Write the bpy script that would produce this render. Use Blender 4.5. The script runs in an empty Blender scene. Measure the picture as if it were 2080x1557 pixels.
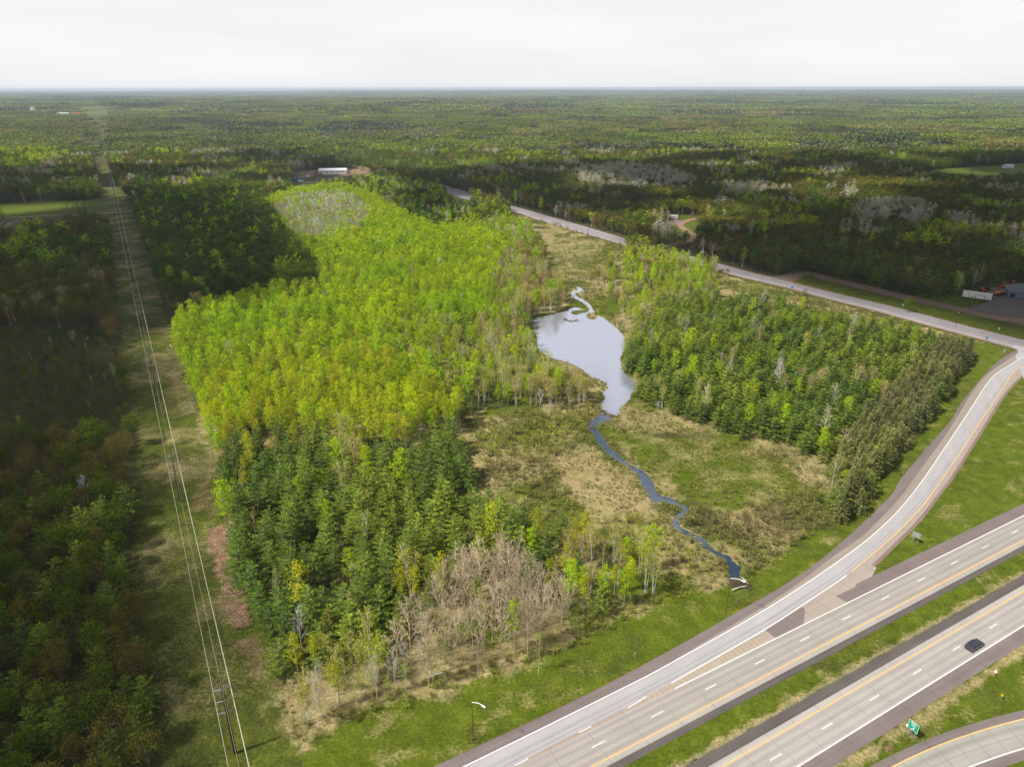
import bpy, math, random
import numpy as np
from mathutils import Matrix, Vector
random.seed(7)
RNG = np.random.default_rng(11)
SC = bpy.context.scene
R = math.radians

# ------------------------------------------------------------------ camera
CAM_H = 123.0
F, CX, CY = 1441.0, 1040.0, 778.5            # the photograph's focal length and centre in its pixels
PITCH = math.atan((CY - 178.25) / F)
ROLL = math.atan(3.5 / 2080)
cd = bpy.data.cameras.new("camera"); cam = bpy.data.objects.new("camera", cd)
SC.collection.objects.link(cam); SC.camera = cam
cd.sensor_width = 36.0; cd.lens = 36.0 * F / 2080.0
cd.clip_start = 1.0; cd.clip_end = 90000.0
cam.matrix_world = Matrix.Translation((0, 0, CAM_H)) @ Matrix.Rotation(math.pi / 2 - PITCH, 4, 'X') @ Matrix.Rotation(-ROLL, 4, 'Z')

# ------------------------------------------------------------------ sun, sky, exposure
SUN_EL, SUN_AZ = R(52), math.atan2(-0.62, -0.30)      # azimuth as atan2(x, y)
SUN_DIR = Vector((math.sin(SUN_AZ) * math.cos(SUN_EL), math.cos(SUN_AZ) * math.cos(SUN_EL), math.sin(SUN_EL)))
sl = bpy.data.lights.new("sun", 'SUN'); sl.energy = 3.3; sl.angle = R(4); sl.color = (1.0, 0.95, 0.87)
sun = bpy.data.objects.new("sun", sl); SC.collection.objects.link(sun)
sun.rotation_euler = SUN_DIR.to_track_quat('Z', 'Y').to_euler()
w = bpy.data.worlds.new("World"); SC.world = w; w.use_nodes = True
nt = w.node_tree; bg = nt.nodes["Background"]
sk = nt.nodes.new("ShaderNodeTexSky"); sk.sky_type = 'NISHITA'; sk.sun_disc = False
sk.sun_elevation = SUN_EL; sk.sun_rotation = SUN_AZ; sk.altitude = 300; sk.air_density = 1.0; sk.dust_density = 1.0; sk.ozone_density = 1.0
hs = nt.nodes.new("ShaderNodeHueSaturation"); hs.inputs['Saturation'].default_value = 0.5
nt.links.new(sk.outputs[0], hs.inputs['Color'])
# thin overcast veil: pale grey-white, a little brighter towards the horizon
wtc = nt.nodes.new("ShaderNodeTexCoord"); wsx = nt.nodes.new("ShaderNodeSeparateXYZ"); nt.links.new(wtc.outputs['Generated'], wsx.inputs[0])
wrp = nt.nodes.new("ShaderNodeValToRGB"); e_ = wrp.color_ramp.elements
e_[0].position = 0.0; e_[0].color = (0.92, 0.94, 0.97, 1); e_[1].position = 0.9; e_[1].color = (0.52, 0.56, 0.66, 1)
k_ = e_.new(0.07); k_.color = (0.97, 0.955, 0.95, 1)
k_ = e_.new(0.35); k_.color = (0.88, 0.90, 0.98, 1)
nt.links.new(wsx.outputs['Z'], wrp.inputs['Fac'])
wvs = nt.nodes.new("ShaderNodeVectorMath"); wvs.operation = 'SCALE'; wvs.inputs['Scale'].default_value = 7.0; nt.links.new(wrp.outputs['Color'], wvs.inputs[0])
wmx = nt.nodes.new("ShaderNodeMix"); wmx.data_type = 'RGBA'; wmx.inputs['Factor'].default_value = 0.88
wno = nt.nodes.new("ShaderNodeTexNoise"); wno.inputs['Scale'].default_value = 3.0; wno.inputs['Detail'].default_value = 4; wmp = nt.nodes.new("ShaderNodeMapping"); wmp.inputs['Scale'].default_value = (1, 1, 7)
nt.links.new(wtc.outputs['Generated'], wmp.inputs[0]); nt.links.new(wmp.outputs[0], wno.inputs['Vector'])
wmr = nt.nodes.new("ShaderNodeMapRange"); wmr.inputs['To Min'].default_value = 5.9; wmr.inputs['To Max'].default_value = 7.5; nt.links.new(wno.outputs['Fac'], wmr.inputs['Value']); nt.links.new(wmr.outputs[0], wvs.inputs['Scale'])
nt.links.new(hs.outputs[0], wmx.inputs['A']); nt.links.new(wvs.outputs[0], wmx.inputs['B']); nt.links.new(wmx.outputs['Result'], bg.inputs[0])
bg.inputs[1].default_value = 0.082
SC.view_settings.view_transform = 'Standard'; SC.view_settings.look = 'None'
SC.view_settings.gamma = 1.0; SC.view_settings.use_curve_mapping = False
SC.view_settings.exposure = 0.85
SC.render.engine = 'CYCLES'
SC.cycles.max_bounces = 5; SC.cycles.diffuse_bounces = 2; SC.cycles.glossy_bounces = 2
SC.cycles.transmission_bounces = 2; SC.cycles.volume_bounces = 0; SC.cycles.transparent_max_bounces = 4

# ------------------------------------------------------------------ photo pixel <-> ground
cp, sp = math.cos(PITCH), math.sin(PITCH); cr, sr = math.cos(ROLL), math.sin(ROLL)
def G(u, v, z=0.0):
    x, y = u - CX, -(v - CY)
    x, y = x * cr + y * sr, -x * sr + y * cr
    t = (CAM_H - z) / (F * sp - y * cp)
    return (x * t, (F * cp + y * sp) * t)
def GL(pts, z=0.0): return [G(u, v, z) for u, v in pts]
def PX(x, y, z):
    x = np.asarray(x, float); y = np.asarray(y, float); zz = np.asarray(z, float) - CAM_H
    dep = y * cp - zz * sp; up = y * sp + zz * cp
    dep = np.where(dep < 1, 1, dep)
    a, b = x / dep * F, up / dep * F
    a2 = a * cr - b * sr; b2 = a * sr + b * cr
    return CX + a2, CY - b2
def inpoly(px, py, poly):
    px = np.asarray(px); py = np.asarray(py); ins = np.zeros(px.shape, bool)
    n = len(poly); j = n - 1
    for i in range(n):
        xi, yi = poly[i]; xj, yj = poly[j]
        if yi != yj:
            c = ((yi > py) != (yj > py)) & (px < (xj - xi) * (py - yi) / (yj - yi) + xi)
            ins ^= c
        j = i
    return ins
def dist_line(x, y, line):
    d = np.full(np.shape(x), 1e9)
    for (ax, ay), (bx, by) in zip(line, line[1:]):
        vx, vy = bx - ax, by - ay; L = vx * vx + vy * vy + 1e-9
        t = np.clip(((x - ax) * vx + (y - ay) * vy) / L, 0, 1)
        d = np.minimum(d, np.hypot(x - ax - t * vx, y - ay - t * vy))
    return d
def noise2(x, y, scale, seed=0):
    """smooth value noise 0..1"""
    x = np.asarray(x) / scale + 1000.5; y = np.asarray(y) / scale + 1000.5
    xi = np.floor(x).astype(np.int64); yi = np.floor(y).astype(np.int64); fx = x - xi; fy = y - yi
    fx = fx * fx * (3 - 2 * fx); fy = fy * fy * (3 - 2 * fy)
    def h(a, b):
        n = (a * 374761393 + b * 668265263 + seed * 974711) & 0x7fffffff
        n = ((n ^ (n >> 13)) * 1274126177) & 0x7fffffff
        return ((n ^ (n >> 16)) & 0xffff) / 65535.0
    return (h(xi, yi) * (1 - fx) + h(xi + 1, yi) * fx) * (1 - fy) + (h(xi, yi + 1) * (1 - fx) + h(xi + 1, yi + 1) * fx) * fy
def fbm(x, y, s, seed=0, o=3):
    v = 0; a = 0.5; t = 0
    for k in range(o):
        v = v + a * noise2(x, y, s / 2 ** k, seed + k * 17); t += a; a *= 0.55
    return v / t
def terrain(x, y):
    """flat near the property, low wooded swells far out"""
    r = np.hypot(x, y); f = np.clip((r - 1150) / 1600, 0, 1)
    z = f * (40 * fbm(x, y, 900, 6, 2) * fbm(x, y, 2600, 4, 1) + 14 * fbm(x, y, 1900, 5, 2) + 22 * np.clip((r - 6000) / 9000, 0, 1) * fbm(x, y * 2.2, 5200, 9, 2))
    return z

# ------------------------------------------------------------------ materials
def new_mat(name):
    m = bpy.data.materials.new(name); m.use_nodes = True
    n = m.node_tree.nodes; l = m.node_tree.links; b = n["Principled BSDF"]
    return m, n, l, b
def simple(name, col, rough=0.7, metal=0.0, var=0.12, scale=1.5, spec=0.3):
    m, n, l, b = new_mat(name)
    tc = n.new("ShaderNodeTexCoord"); no = n.new("ShaderNodeTexNoise"); no.inputs['Scale'].default_value = scale
    no.inputs['Detail'].default_value = 4
    l.new(tc.outputs['Object'], no.inputs['Vector'])
    mr = n.new("ShaderNodeMapRange"); mr.inputs['To Min'].default_value = 1 - var; mr.inputs['To Max'].default_value = 1 + var
    l.new(no.outputs['Fac'], mr.inputs['Value'])
    mx = n.new("ShaderNodeVectorMath"); mx.operation = 'SCALE'; mx.inputs[0].default_value = col
    l.new(mr.outputs[0], mx.inputs['Scale']); l.new(mx.outputs[0], b.inputs['Base Color'])
    b.inputs['Roughness'].default_value = rough; b.inputs['Metallic'].default_value = metal
    b.inputs['Specular IOR Level'].default_value = spec
    return m
def leaf_mat(name, ca, cb, cc=None, trans=0.28, isl=0.35, loc=0.018):
    """foliage: two colours picked per tree, a third drifting over the land, each leaf clump a little lighter or darker"""
    m, n, l, b = new_mat(name)
    oi = n.new("ShaderNodeObjectInfo"); ge = n.new("ShaderNodeNewGeometry")
    m1 = n.new("ShaderNodeMix"); m1.data_type = 'RGBA'; m1.inputs['A'].default_value = (*ca, 1); m1.inputs['B'].default_value = (*cb, 1)
    l.new(oi.outputs['Random'], m1.inputs['Factor'])
    no = n.new("ShaderNodeTexNoise"); no.inputs['Scale'].default_value = loc; no.inputs['Detail'].default_value = 3
    l.new(oi.outputs['Location'], no.inputs['Vector'])
    mr = n.new("ShaderNodeMapRange"); mr.inputs['From Min'].default_value = 0.42; mr.inputs['From Max'].default_value = 0.62
    l.new(no.outputs['Fac'], mr.inputs['Value'])
    m2 = n.new("ShaderNodeMix"); m2.data_type = 'RGBA'; m2.inputs['B'].default_value = (*(cc or cb), 1)
    l.new(mr.outputs[0], m2.inputs['Factor']); l.new(m1.outputs['Result'], m2.inputs['A'])
    mi = n.new("ShaderNodeMapRange"); mi.inputs['To Min'].default_value = 1 - isl; mi.inputs['To Max'].default_value = 1 + isl
    l.new(ge.outputs['Random Per Island'], mi.inputs['Value'])
    sc = n.new("ShaderNodeVectorMath"); sc.operation = 'SCALE'
    wr = n.new("ShaderNodeMath"); wr.operation = 'MULTIPLY'; wr.inputs[1].default_value = 7.31; l.new(oi.outputs['Random'], wr.inputs[0])
    fr = n.new("ShaderNodeMath"); fr.operation = 'FRACT'; l.new(wr.outputs[0], fr.inputs[0])
    tv = n.new("ShaderNodeMapRange"); tv.inputs['To Min'].default_value = 0.68; tv.inputs['To Max'].default_value = 1.22; l.new(fr.outputs[0], tv.inputs['Value'])
    mm_ = n.new("ShaderNodeMath"); mm_.operation = 'MULTIPLY'; l.new(tv.outputs[0], mm_.inputs[0]); l.new(mi.outputs[0], mm_.inputs[1])
    l.new(m2.outputs['Result'], sc.inputs[0]); l.new(mm_.outputs[0], sc.inputs['Scale'])
    df = n.new("ShaderNodeBsdfDiffuse"); tr = n.new("ShaderNodeBsdfTranslucent"); ms = n.new("ShaderNodeMixShader")
    ms.inputs[0].default_value = trans
    l.new(sc.outputs[0], df.inputs['Color']); l.new(sc.outputs[0], tr.inputs['Color'])
    l.new(df.outputs[0], ms.inputs[1]); l.new(tr.outputs[0], ms.inputs[2])
    l.new(ms.outputs[0], n["Material Output"].inputs['Surface'])
    n.remove(b)
    return m

M = {}
M['aspen'] = leaf_mat('aspen_leaves', (0.43, 0.59, 0.012), (0.52, 0.60, 0.016), (0.36, 0.55, 0.012), trans=0.42, isl=0.2)
M['yellow'] = leaf_mat('yellow_green_leaves', (0.52, 0.54, 0.012), (0.44, 0.53, 0.012), (0.54, 0.52, 0.016), trans=0.42, isl=0.2)
M['dark'] = leaf_mat('shade_dark_broad_leaves', (0.115, 0.175, 0.012), (0.16, 0.20, 0.014), (0.085, 0.15, 0.012))  # dark green, kept low partly to stand in for shade
M['pine'] = leaf_mat('pine_needles', (0.13, 0.20, 0.022), (0.25, 0.30, 0.035), (0.11, 0.18, 0.028), trans=0.15, isl=0.5)
M['spruce'] = leaf_mat('drab_spruce_needles', (0.19, 0.22, 0.06), (0.26, 0.27, 0.08), (0.17, 0.19, 0.065), trans=0.1, isl=0.45)
M['birch'] = leaf_mat('birch_leaves', (0.40, 0.38, 0.05), (0.34, 0.42, 0.03), (0.42, 0.32, 0.06), trans=0.35)
M['oak'] = leaf_mat('budding_oak_leaves', (0.205, 0.165, 0.028), (0.19, 0.20, 0.03), (0.17, 0.115, 0.03), isl=0.3)  # brown budding colour, kept low partly to deepen the shaded left
M['shrub'] = leaf_mat('shrub_leaves', (0.23, 0.27, 0.045), (0.33, 0.34, 0.055), (0.24, 0.21, 0.08), trans=0.2, isl=0.45)
M['reed'] = leaf_mat('grass_blades', (0.38, 0.29, 0.14), (0.26, 0.26, 0.07), (0.20, 0.26, 0.05), trans=0.2, isl=0.35, loc=0.05)
M['twig_grey'] = leaf_mat('grey_twigs', (0.54, 0.51, 0.38), (0.46, 0.43, 0.32), (0.56, 0.55, 0.42), trans=0.1, isl=0.2)
M['twig_tan'] = leaf_mat('tan_twigs', (0.56, 0.45, 0.29), (0.46, 0.37, 0.24), (0.45, 0.37, 0.27), trans=0.0, isl=0.25)
M['bark_pale'] = simple('pale_bark', (0.36, 0.35, 0.27), 0.9, scale=3, var=0.3)
M['bark_white'] = simple('white_bark', (0.68, 0.66, 0.62), 0.85, scale=2.5, var=0.35)
M['bark_brown'] = simple('brown_bark', (0.12, 0.095, 0.075), 0.95, scale=3, var=0.25)
M['steel'] = simple('galvanised_steel', (0.45, 0.46, 0.47), 0.5, 0.5)
M['rust_pole'] = simple('weathering_steel', (0.045, 0.026, 0.02), 0.7, 0.2)
M['insul'] = simple('crossarm_grey', (0.34, 0.39, 0.46), 0.5)
M['wire'] = simple('aluminium_conductor', (0.50, 0.47, 0.34), 0.6, 0.0)
M['white'] = simple('white_paint', (0.78, 0.78, 0.76), 0.6, var=0.06)
M['black'] = simple('black_rubber', (0.02, 0.02, 0.02), 0.8)
M['glass'] = simple('dark_glass', (0.02, 0.025, 0.03), 0.08, spec=0.8)
M['car_dark'] = simple('dark_blue_grey_paint', (0.05, 0.055, 0.075), 0.3, 0.2, spec=0.6)
M['blue'] = simple('blue_paint', (0.03, 0.22, 0.50), 0.5)
M['orange'] = simple('orange_paint', (0.62, 0.14, 0.02), 0.5)
M['amber'] = simple('amber_paint', (0.75, 0.42, 0.02), 0.5)
M['red'] = simple('red_paint', (0.35, 0.05, 0.04), 0.6)
M['sign_green'] = simple('green_sign_sheeting', (0.0, 0.30, 0.20), 0.45, var=0.04)
M['sign_white'] = simple('white_sign_sheeting', (0.80, 0.86, 0.84), 0.45, var=0.03)
M['metal_roof'] = simple('pale_metal_roof', (0.62, 0.64, 0.66), 0.5)
M['green_roof'] = simple('pale_green_roof', (0.40, 0.55, 0.52), 0.5)
M['grey_roof'] = simple('slate_grey_roof', (0.17, 0.19, 0.22), 0.7)
M['blue_wall'] = simple('blue_grey_siding', (0.13, 0.17, 0.26), 0.7)
M['cream'] = simple('cream_siding', (0.60, 0.57, 0.50), 0.7)
M['brown_wall'] = simple('brown_siding', (0.30, 0.17, 0.10), 0.7)
M['wood'] = simple('bleached_wood', (0.46, 0.36, 0.26), 0.9, var=0.3, scale=2)
M['mud'] = simple('mud_and_sticks', (0.10, 0.075, 0.05), 0.95, var=0.4, scale=1.2)

# ------------------------------------------------------------------ mesh helpers
class MB:
    def __init__(s): s.v = []; s.f = []; s.m = []; s.n = 0
    def add(s, v, f, mi=0):
        v = np.asarray(v, float).reshape(-1, 3); s.v.append(v)
        for q in f: s.f.append(tuple(int(i) + s.n for i in q)); s.m.append(mi)
        s.n += len(v)
    def tube(s, p0, p1, r0, r1, n=4, mi=0):
        p0 = np.asarray(p0, float); p1 = np.asarray(p1, float); d = p1 - p0; L = np.linalg.norm(d)
        if L < 1e-6: return
        d /= L; a = np.array([0, 0, 1.0]) if abs(d[2]) < 0.9 else np.array([1.0, 0, 0])
        x = np.cross(a, d); x /= np.linalg.norm(x); y = np.cross(d, x)
        an = np.arange(n) * 2 * math.pi / n
        ring = np.outer(np.cos(an), x) + np.outer(np.sin(an), y)
        s.add(np.vstack([p0 + ring * r0, p1 + ring * r1]), [(i, (i + 1) % n, n + (i + 1) % n, n + i) for i in range(n)] + [tuple(range(n, 2 * n))], mi)
    def path(s, pts, rs, n=5, mi=0):
        for i in range(len(pts) - 1): s.tube(pts[i], pts[i + 1], rs[i], rs[i + 1], n, mi)
    def box(s, c, d, rz=0.0, mi=0, taper=1.0):
        hx, hy, hz = d[0] / 2, d[1] / 2, d[2] / 2; V = []
        for zz, t in ((-hz, 1), (hz, taper)):
            for xx, yy in ((-hx, -hy), (hx, -hy), (hx, hy), (-hx, hy)): V.append((xx * t, yy * t, zz))
        V = np.array(V); c_, s_ = math.cos(rz), math.sin(rz)
        V = np.stack([V[:, 0] * c_ - V[:, 1] * s_, V[:, 0] * s_ + V[:, 1] * c_, V[:, 2]], 1) + np.array(c)
        s.add(V, [(3, 2, 1, 0), (4, 5, 6, 7), (0, 1, 5, 4), (1, 2, 6, 5), (2, 3, 7, 6), (3, 0, 4, 7)], mi)
    def leaves(s, c, size, rng, mi=0, up=0.3, asp=0.6):
        c = np.asarray(c); N = len(c)
        if N == 0: return
        nr = rng.normal(size=(N, 3)); nr[:, 2] = np.abs(nr[:, 2]) + up; nr /= np.linalg.norm(nr, axis=1)[:, None]
        a = rng.normal(size=(N, 3)); t = np.cross(nr, a); t /= np.linalg.norm(t, axis=1)[:, None] + 1e-9; b = np.cross(nr, t)
        sz = (size * rng.uniform(0.65, 1.35, N))[:, None] * 0.5
        V = np.stack([c + t * sz, c + b * sz * asp, c - t * sz, c - b * sz * asp], 1).reshape(-1, 3)
        base = np.arange(N) * 4
        s.add(V, np.stack([base, base + 1, base + 2, base + 3], 1), mi)
    def frond(s, c, d, L, W, rng, mi=0):
        """elongated flat sprays: centre start c, direction d"""
        N = len(c); d = d / (np.linalg.norm(d, axis=1)[:, None] + 1e-9)
        up = np.array([0, 0, 1.0]) + rng.normal(size=(N, 3)) * 0.35
        sd = np.cross(d, up); sd /= np.linalg.norm(sd, axis=1)[:, None] + 1e-9
        L = np.asarray(L).reshape(-1, 1); W = np.asarray(W).reshape(-1, 1)
        V = np.stack([c, c + d * L * 0.45 + sd * W * 0.5, c + d * L, c + d * L * 0.45 - sd * W * 0.5], 1).reshape(-1, 3)
        base = np.arange(N) * 4
        s.add(V, np.stack([base, base + 1, base + 2, base + 3], 1), mi)
    def mesh(s, name, mats):
        me = bpy.data.meshes.new(name)
        V = np.vstack(s.v) if s.v else np.zeros((0, 3))
        me.from_pydata(V.tolist(), [], s.f)
        for m in mats: me.materials.append(m)
        if len(mats) > 1: me.polygons.foreach_set('material_index', s.m)
        me.update(); return me
    def obj(s, name, mats, parent=None, loc=(0, 0, 0), rz=0.0):
        o = bpy.data.objects.new(name, s.mesh(name, mats if isinstance(mats, (list, tuple)) else [mats]))
        SC.collection.objects.link(o); o.location = loc; o.rotation_euler = (0, 0, rz)
        if parent: o.parent = parent
        return o
def tag(o, label=None, cat=None, group=None, kind=None):
    if label: o['label'] = label
    if cat: o['category'] = cat
    if group: o['group'] = group
    if kind: o['kind'] = kind
    return o
def empty(name, loc, rz=0.0, label=None, cat=None, group=None, sc=1.0):
    o = bpy.data.objects.new(name, None); SC.collection.objects.link(o)
    o.location = loc; o.rotation_euler = (0, 0, rz); o.scale = (sc, sc, sc); o.empty_display_size = 1
    return tag(o, label, cat, group)
def copy_tree(o, parent=None):
    c = o.copy(); SC.collection.objects.link(c); c.parent = parent
    for ch in o.children:
        copy_tree(ch, c)
    return c

# ------------------------------------------------------------------ ground plan (photo pixel outlines of what the ground shows)
HO = np.array([27.0227, 106.0755]); HD = np.array([0.87346, 0.48690]); HN = np.array([-HD[1], HD[0]])
def HW(s, off): p = HO + HD * s + HN * off; return (float(p[0]), float(p[1]))
def SO(p): q = np.array(p) - HO; return float(q @ HD), float(q @ HN)
def smooth(pts, k=4):
    P = [np.array(p, float) for p in pts]; P = [2 * P[0] - P[1]] + P + [2 * P[-1] - P[-2]]; out = []
    for i in range(1, len(P) - 2):
        for j in range(k):
            t = j / k; a, b, c, d = P[i - 1], P[i], P[i + 1], P[i + 2]
            out.append(tuple(0.5 * ((2 * b) + (c - a) * t + (2 * a - 5 * b + 4 * c - d) * t * t + (3 * b - a - 3 * c + d) * t ** 3)))
    out.append(tuple(P[-2])); return out
def resample(line, n):
    L = np.array(line); d = np.r_[0, np.cumsum(np.hypot(*np.diff(L, axis=0).T))]
    t = np.linspace(0, d[-1], n); return np.stack([np.interp(t, d, L[:, 0]), np.interp(t, d, L[:, 1])], 1), t

def cB(pts): return [(1380 + x / 2.9714, 550 + y / 2.9714) for x, y in pts]
ramp_white = [HW(-140, 12.2), HW(-80, 12.2), HW(-35, 12.3), HW(6, 12.9), HW(20, 13.5), HW(43, 15.0), HW(61, 16.7), HW(83, 19.6), HW(108, 24.0), HW(138, 32.2)] + GL(cB([(1640, 1010), (1760, 830), (1880, 650), (1990, 570), (2075, 520), (2180, 470)]))
ramp_orange = [HW(14.6, 8.75), HW(46, 10.6), HW(63.6, 12.5), HW(78.6, 14.2), HW(91, 16.3), HW(111, 20.3), HW(133, 25.8), HW(143.5, 29.2)] + GL(cB([(1700, 1090), (1830, 890), (1960, 700), (2010, 620), (2075, 575), (2190, 520)]))
ramp_conc_out = [HW(20, 13.8), HW(43, 15.9), HW(62.7, 18.0), HW(85.8, 22.1), HW(105, 25.2), HW(135.6, 33.9)] + GL(cB([(1400, 1270), (1600, 1000), (1750, 760), (1840, 640), (1960, 550), (2040, 500), (2090, 480)]))
ramp_asph_out = [HW(-140, 15.3), HW(-80, 15.2), HW(-39, 15.2), HW(-16, 15.2), HW(3, 15.6), HW(25, 16.9), HW(44, 18.5), HW(65, 20.3), HW(88.6, 24.3), HW(128, 34.2)] + GL(cB([(1340, 1250), (1500, 1060), (1640, 900), (1700, 800), (1820, 650), (1930, 540), (2010, 490), (2060, 470)]))
ramp_in_grass = [HW(78.2, 11.0), HW(89.7, 13.8), HW(104, 17.0), HW(125, 22.0), HW(145.4, 28.2)] + GL(cB([(1640, 1240), (1800, 990), (1960, 740), (2080, 620), (2180, 560)]))
main_near = GL([(700, 339), (835, 368.5), (907, 391), (949, 405), (1046.7, 430), (1080, 441.5), (1137.5, 460), (1198, 477.5), (1245, 490.5), (1330, 513), (1498, 560), (1530, 567.5), (1589, 581), (1623, 589), (1680, 605.5), (1779, 630), (1868, 655), (1981, 685), (2031, 698.5), (2080, 712), (2300, 775), (2900, 947)])
main_far = GL([(710, 335), (850, 361), (917, 380), (955, 392), (1041.6, 418.5), (1104, 436), (1188, 460), (1265.5, 483), (1350, 506), (1458, 535), (1498, 545.5), (1547, 558.5), (1585, 567.7), (1646, 583.6), (1733, 603.7), (1779.6, 615), (1860, 634.3), (1955.6, 660), (2025, 677), (2080, 690.5), (2300, 742), (2900, 883)])
main_mid = [tuple((np.array(a) + np.array(b)) / 2) for a, b in zip(resample(main_near, 40)[0], resample(main_far, 40)[0])]
front_rd = GL([(1598, 567), (1612, 558), (1632, 553), (1662, 559), (1700, 570), (1760, 584), (1810, 597), (1850, 606), (1890, 615), (1960, 630), (2080, 655), (2300, 700)])
drive = GL([(1352, 500), (1379, 494), (1403, 489), (1411, 484), (1412, 477.5), (1403, 473), (1392, 466.5), (1383, 460), (1383, 454.5), (1394, 448.5), (1410, 444.5), (1425, 444)])
left_rd = GL([(-700, 466), (-250, 450), (0, 442.5), (100, 438), (140, 436), (215, 432.5), (269, 428.5)])
side_far = GL([(955, 392), (962, 390), (985, 388.5), (1010, 389)])

POND = [(1076.6, 655), (1090, 645), (1112, 640), (1136, 635), (1147, 631.5), (1152, 631), (1156, 627), (1162, 625), (1168, 624), (1178, 625.5), (1187, 628.7), (1184, 630.3), (1174, 630), (1163, 631), (1160, 634), (1163, 638), (1171, 639.5), (1180, 636.5), (1190, 634), (1196, 632), (1196, 627), (1191, 621), (1184, 615), (1176, 611), (1168, 607), (1162, 604), (1159, 597), (1163, 591), (1174, 589.5), (1174, 584.5), (1165, 582.5), (1172, 581.5), (1179, 584), (1188, 591), (1177, 593), (1168, 595), (1169, 599), (1173, 603), (1184, 607.5), (1193, 613), (1200, 620), (1204, 627), (1208, 634), (1200, 636), (1192, 638), (1190, 641), (1195, 646), (1200, 648.5), (1205, 649), (1210, 647.5), (1213, 645), (1215, 640.5), (1225, 645), (1240, 656), (1255, 668), (1268, 683), (1272, 695), (1272, 705), (1264, 718), (1259, 730), (1262, 745), (1268, 757), (1275, 764), (1287, 772), (1296, 783), (1290, 792), (1281, 800), (1280, 811), (1267, 822), (1259, 829), (1258.5, 841), (1253, 846), (1243, 843.5), (1232, 839.5), (1223, 834), (1221, 820), (1223, 815), (1231, 809), (1224, 800), (1235, 786), (1227, 776), (1218, 770), (1202, 767), (1190, 757), (1172, 744), (1150, 735), (1117, 726), (1095, 712), (1090, 697), (1090, 683), (1083, 668)]
STREAM_R = [(1245, 848.5), (1235, 855), (1222, 858), (1213, 863), (1210, 870), (1220, 881), (1228, 893), (1237, 908), (1255, 920), (1263, 931), (1283, 945), (1305, 955), (1318, 967), (1330, 985), (1336, 1003), (1350, 1008), (1368, 1013), (1382, 1025), (1394, 1026), (1393, 1049), (1376, 1053), (1380, 1069), (1398.6, 1079), (1431, 1096), (1451, 1116), (1482, 1130), (1497, 1146.5), (1507, 1151), (1502, 1165), (1500, 1180)]
STREAM_L = [(1484, 1180), (1479, 1162), (1481, 1151), (1466, 1136), (1446, 1122), (1434, 1114), (1408, 1093), (1389, 1085), (1369, 1070), (1368, 1057), (1373, 1046), (1385, 1040), (1384, 1031), (1371, 1024), (1346, 1021), (1322, 1017), (1313, 1001), (1302, 983), (1298, 968), (1280, 952), (1258, 938), (1237, 925), (1222, 910), (1211, 896), (1207, 882), (1197, 874), (1194, 866), (1197, 858), (1210, 848), (1222, 839)]
STREAM = STREAM_R + STREAM_L
def roughen(poly, seed, step=0.8, amp=0.35):
    r = np.random.default_rng(seed); out = []
    for (ax, ay), (bx, by) in zip(poly, poly[1:] + poly[:1]):
        L = math.hypot(bx - ax, by - ay); n = max(1, int(L / step))
        for j in range(n):
            t = j / n; k = amp * min(1, L / 2)
            out.append((ax + (bx - ax) * t + r.uniform(-k, k) * (j > 0), ay + (by - ay) * t + r.uniform(-k, k) * (j > 0)))
    return out
pond_w = roughen(GL(POND), 3); stream_w = roughen(GL(STREAM), 4)

CORR_L = [(146, 236), (165, 262), (190, 330), (205, 400), (215, 430), (224, 480), (236, 600), (252, 760), (276, 900), (275, 1000), (262, 1080), (272, 1200), (290, 1300), (300, 1400), (312, 1557), (330, 2300)]
CORR_R = [(760, 2300), (640, 1557), (604, 1490), (585, 1400), (548, 1310), (508, 1250), (485, 1130), (452, 1010), (430, 930), (398, 820), (366, 730), (343, 650), (318, 560), (296, 480), (272, 425), (240, 375), (205, 310), (172, 262), (155, 236)]
CORR = CORR_L + CORR_R
# everything open on the highway side of the property
HWY = [(585, 2300), (596, 1500), (640, 1488), (700, 1462), (760, 1440), (870, 1400), (960, 1372), (1040, 1348), (1130, 1322), (1240, 1262), (1300, 1238), (1370, 1216), (1440, 1200), (1500, 1185), (1560, 1140), (1660, 1080), (1740, 1050), (1780, 980), (1860, 880), (1920, 800), (1968, 725), (1986, 690), (2080, 716), (2700, 890), (2900, 2300)]
PROP = [(345, 640), (650, 610), (640, 530), (590, 480), (545, 400), (600, 372), (700, 360), (800, 400), (960, 420), (1040, 432), (1250, 495), (1480, 560), (1640, 600), (1980, 690), (1968, 725), (1780, 985), (1740, 1050), (1500, 1190), (1370, 1216), (1240, 1262), (1040, 1348), (870, 1400), (640, 1490), (596, 1500), (500, 1250), (430, 930), (366, 730)]
FIELD_L = [(-700, 446), (-200, 418), (0, 414), (120, 409), (205, 405), (216, 430), (222, 440), (150, 440), (128, 437), (0, 450), (-700, 490)]
MEADOW_R = [(1838, 352), (1870, 350), (1920, 345), (1990, 341), (2080, 336), (2600, 330), (2600, 372), (2080, 362), (2000, 364), (1900, 360)]
LOTS = [(1862, 600), (1900, 604), (1950, 596), (2000, 580), (2080, 574), (2400, 585), (2400, 735), (2080, 690), (1960, 662), (1860, 634), (1770, 612), (1660, 586), (1600, 572), (1640, 560), (1700, 572), (1760, 584), (1830, 602)]
YARD_FAR = [(594, 362), (600, 352), (650, 344), (712, 344), (760, 350), (770, 360), (720, 364), (650, 366)]
DRIVE_OPEN = [(1352, 436), (1400, 438), (1430, 446), (1428, 456), (1405, 462), (1420, 472), (1422, 488), (1400, 498), (1350, 503), (1340, 496), (1385, 486), (1398, 478), (1370, 462), (1350, 448)]
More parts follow.
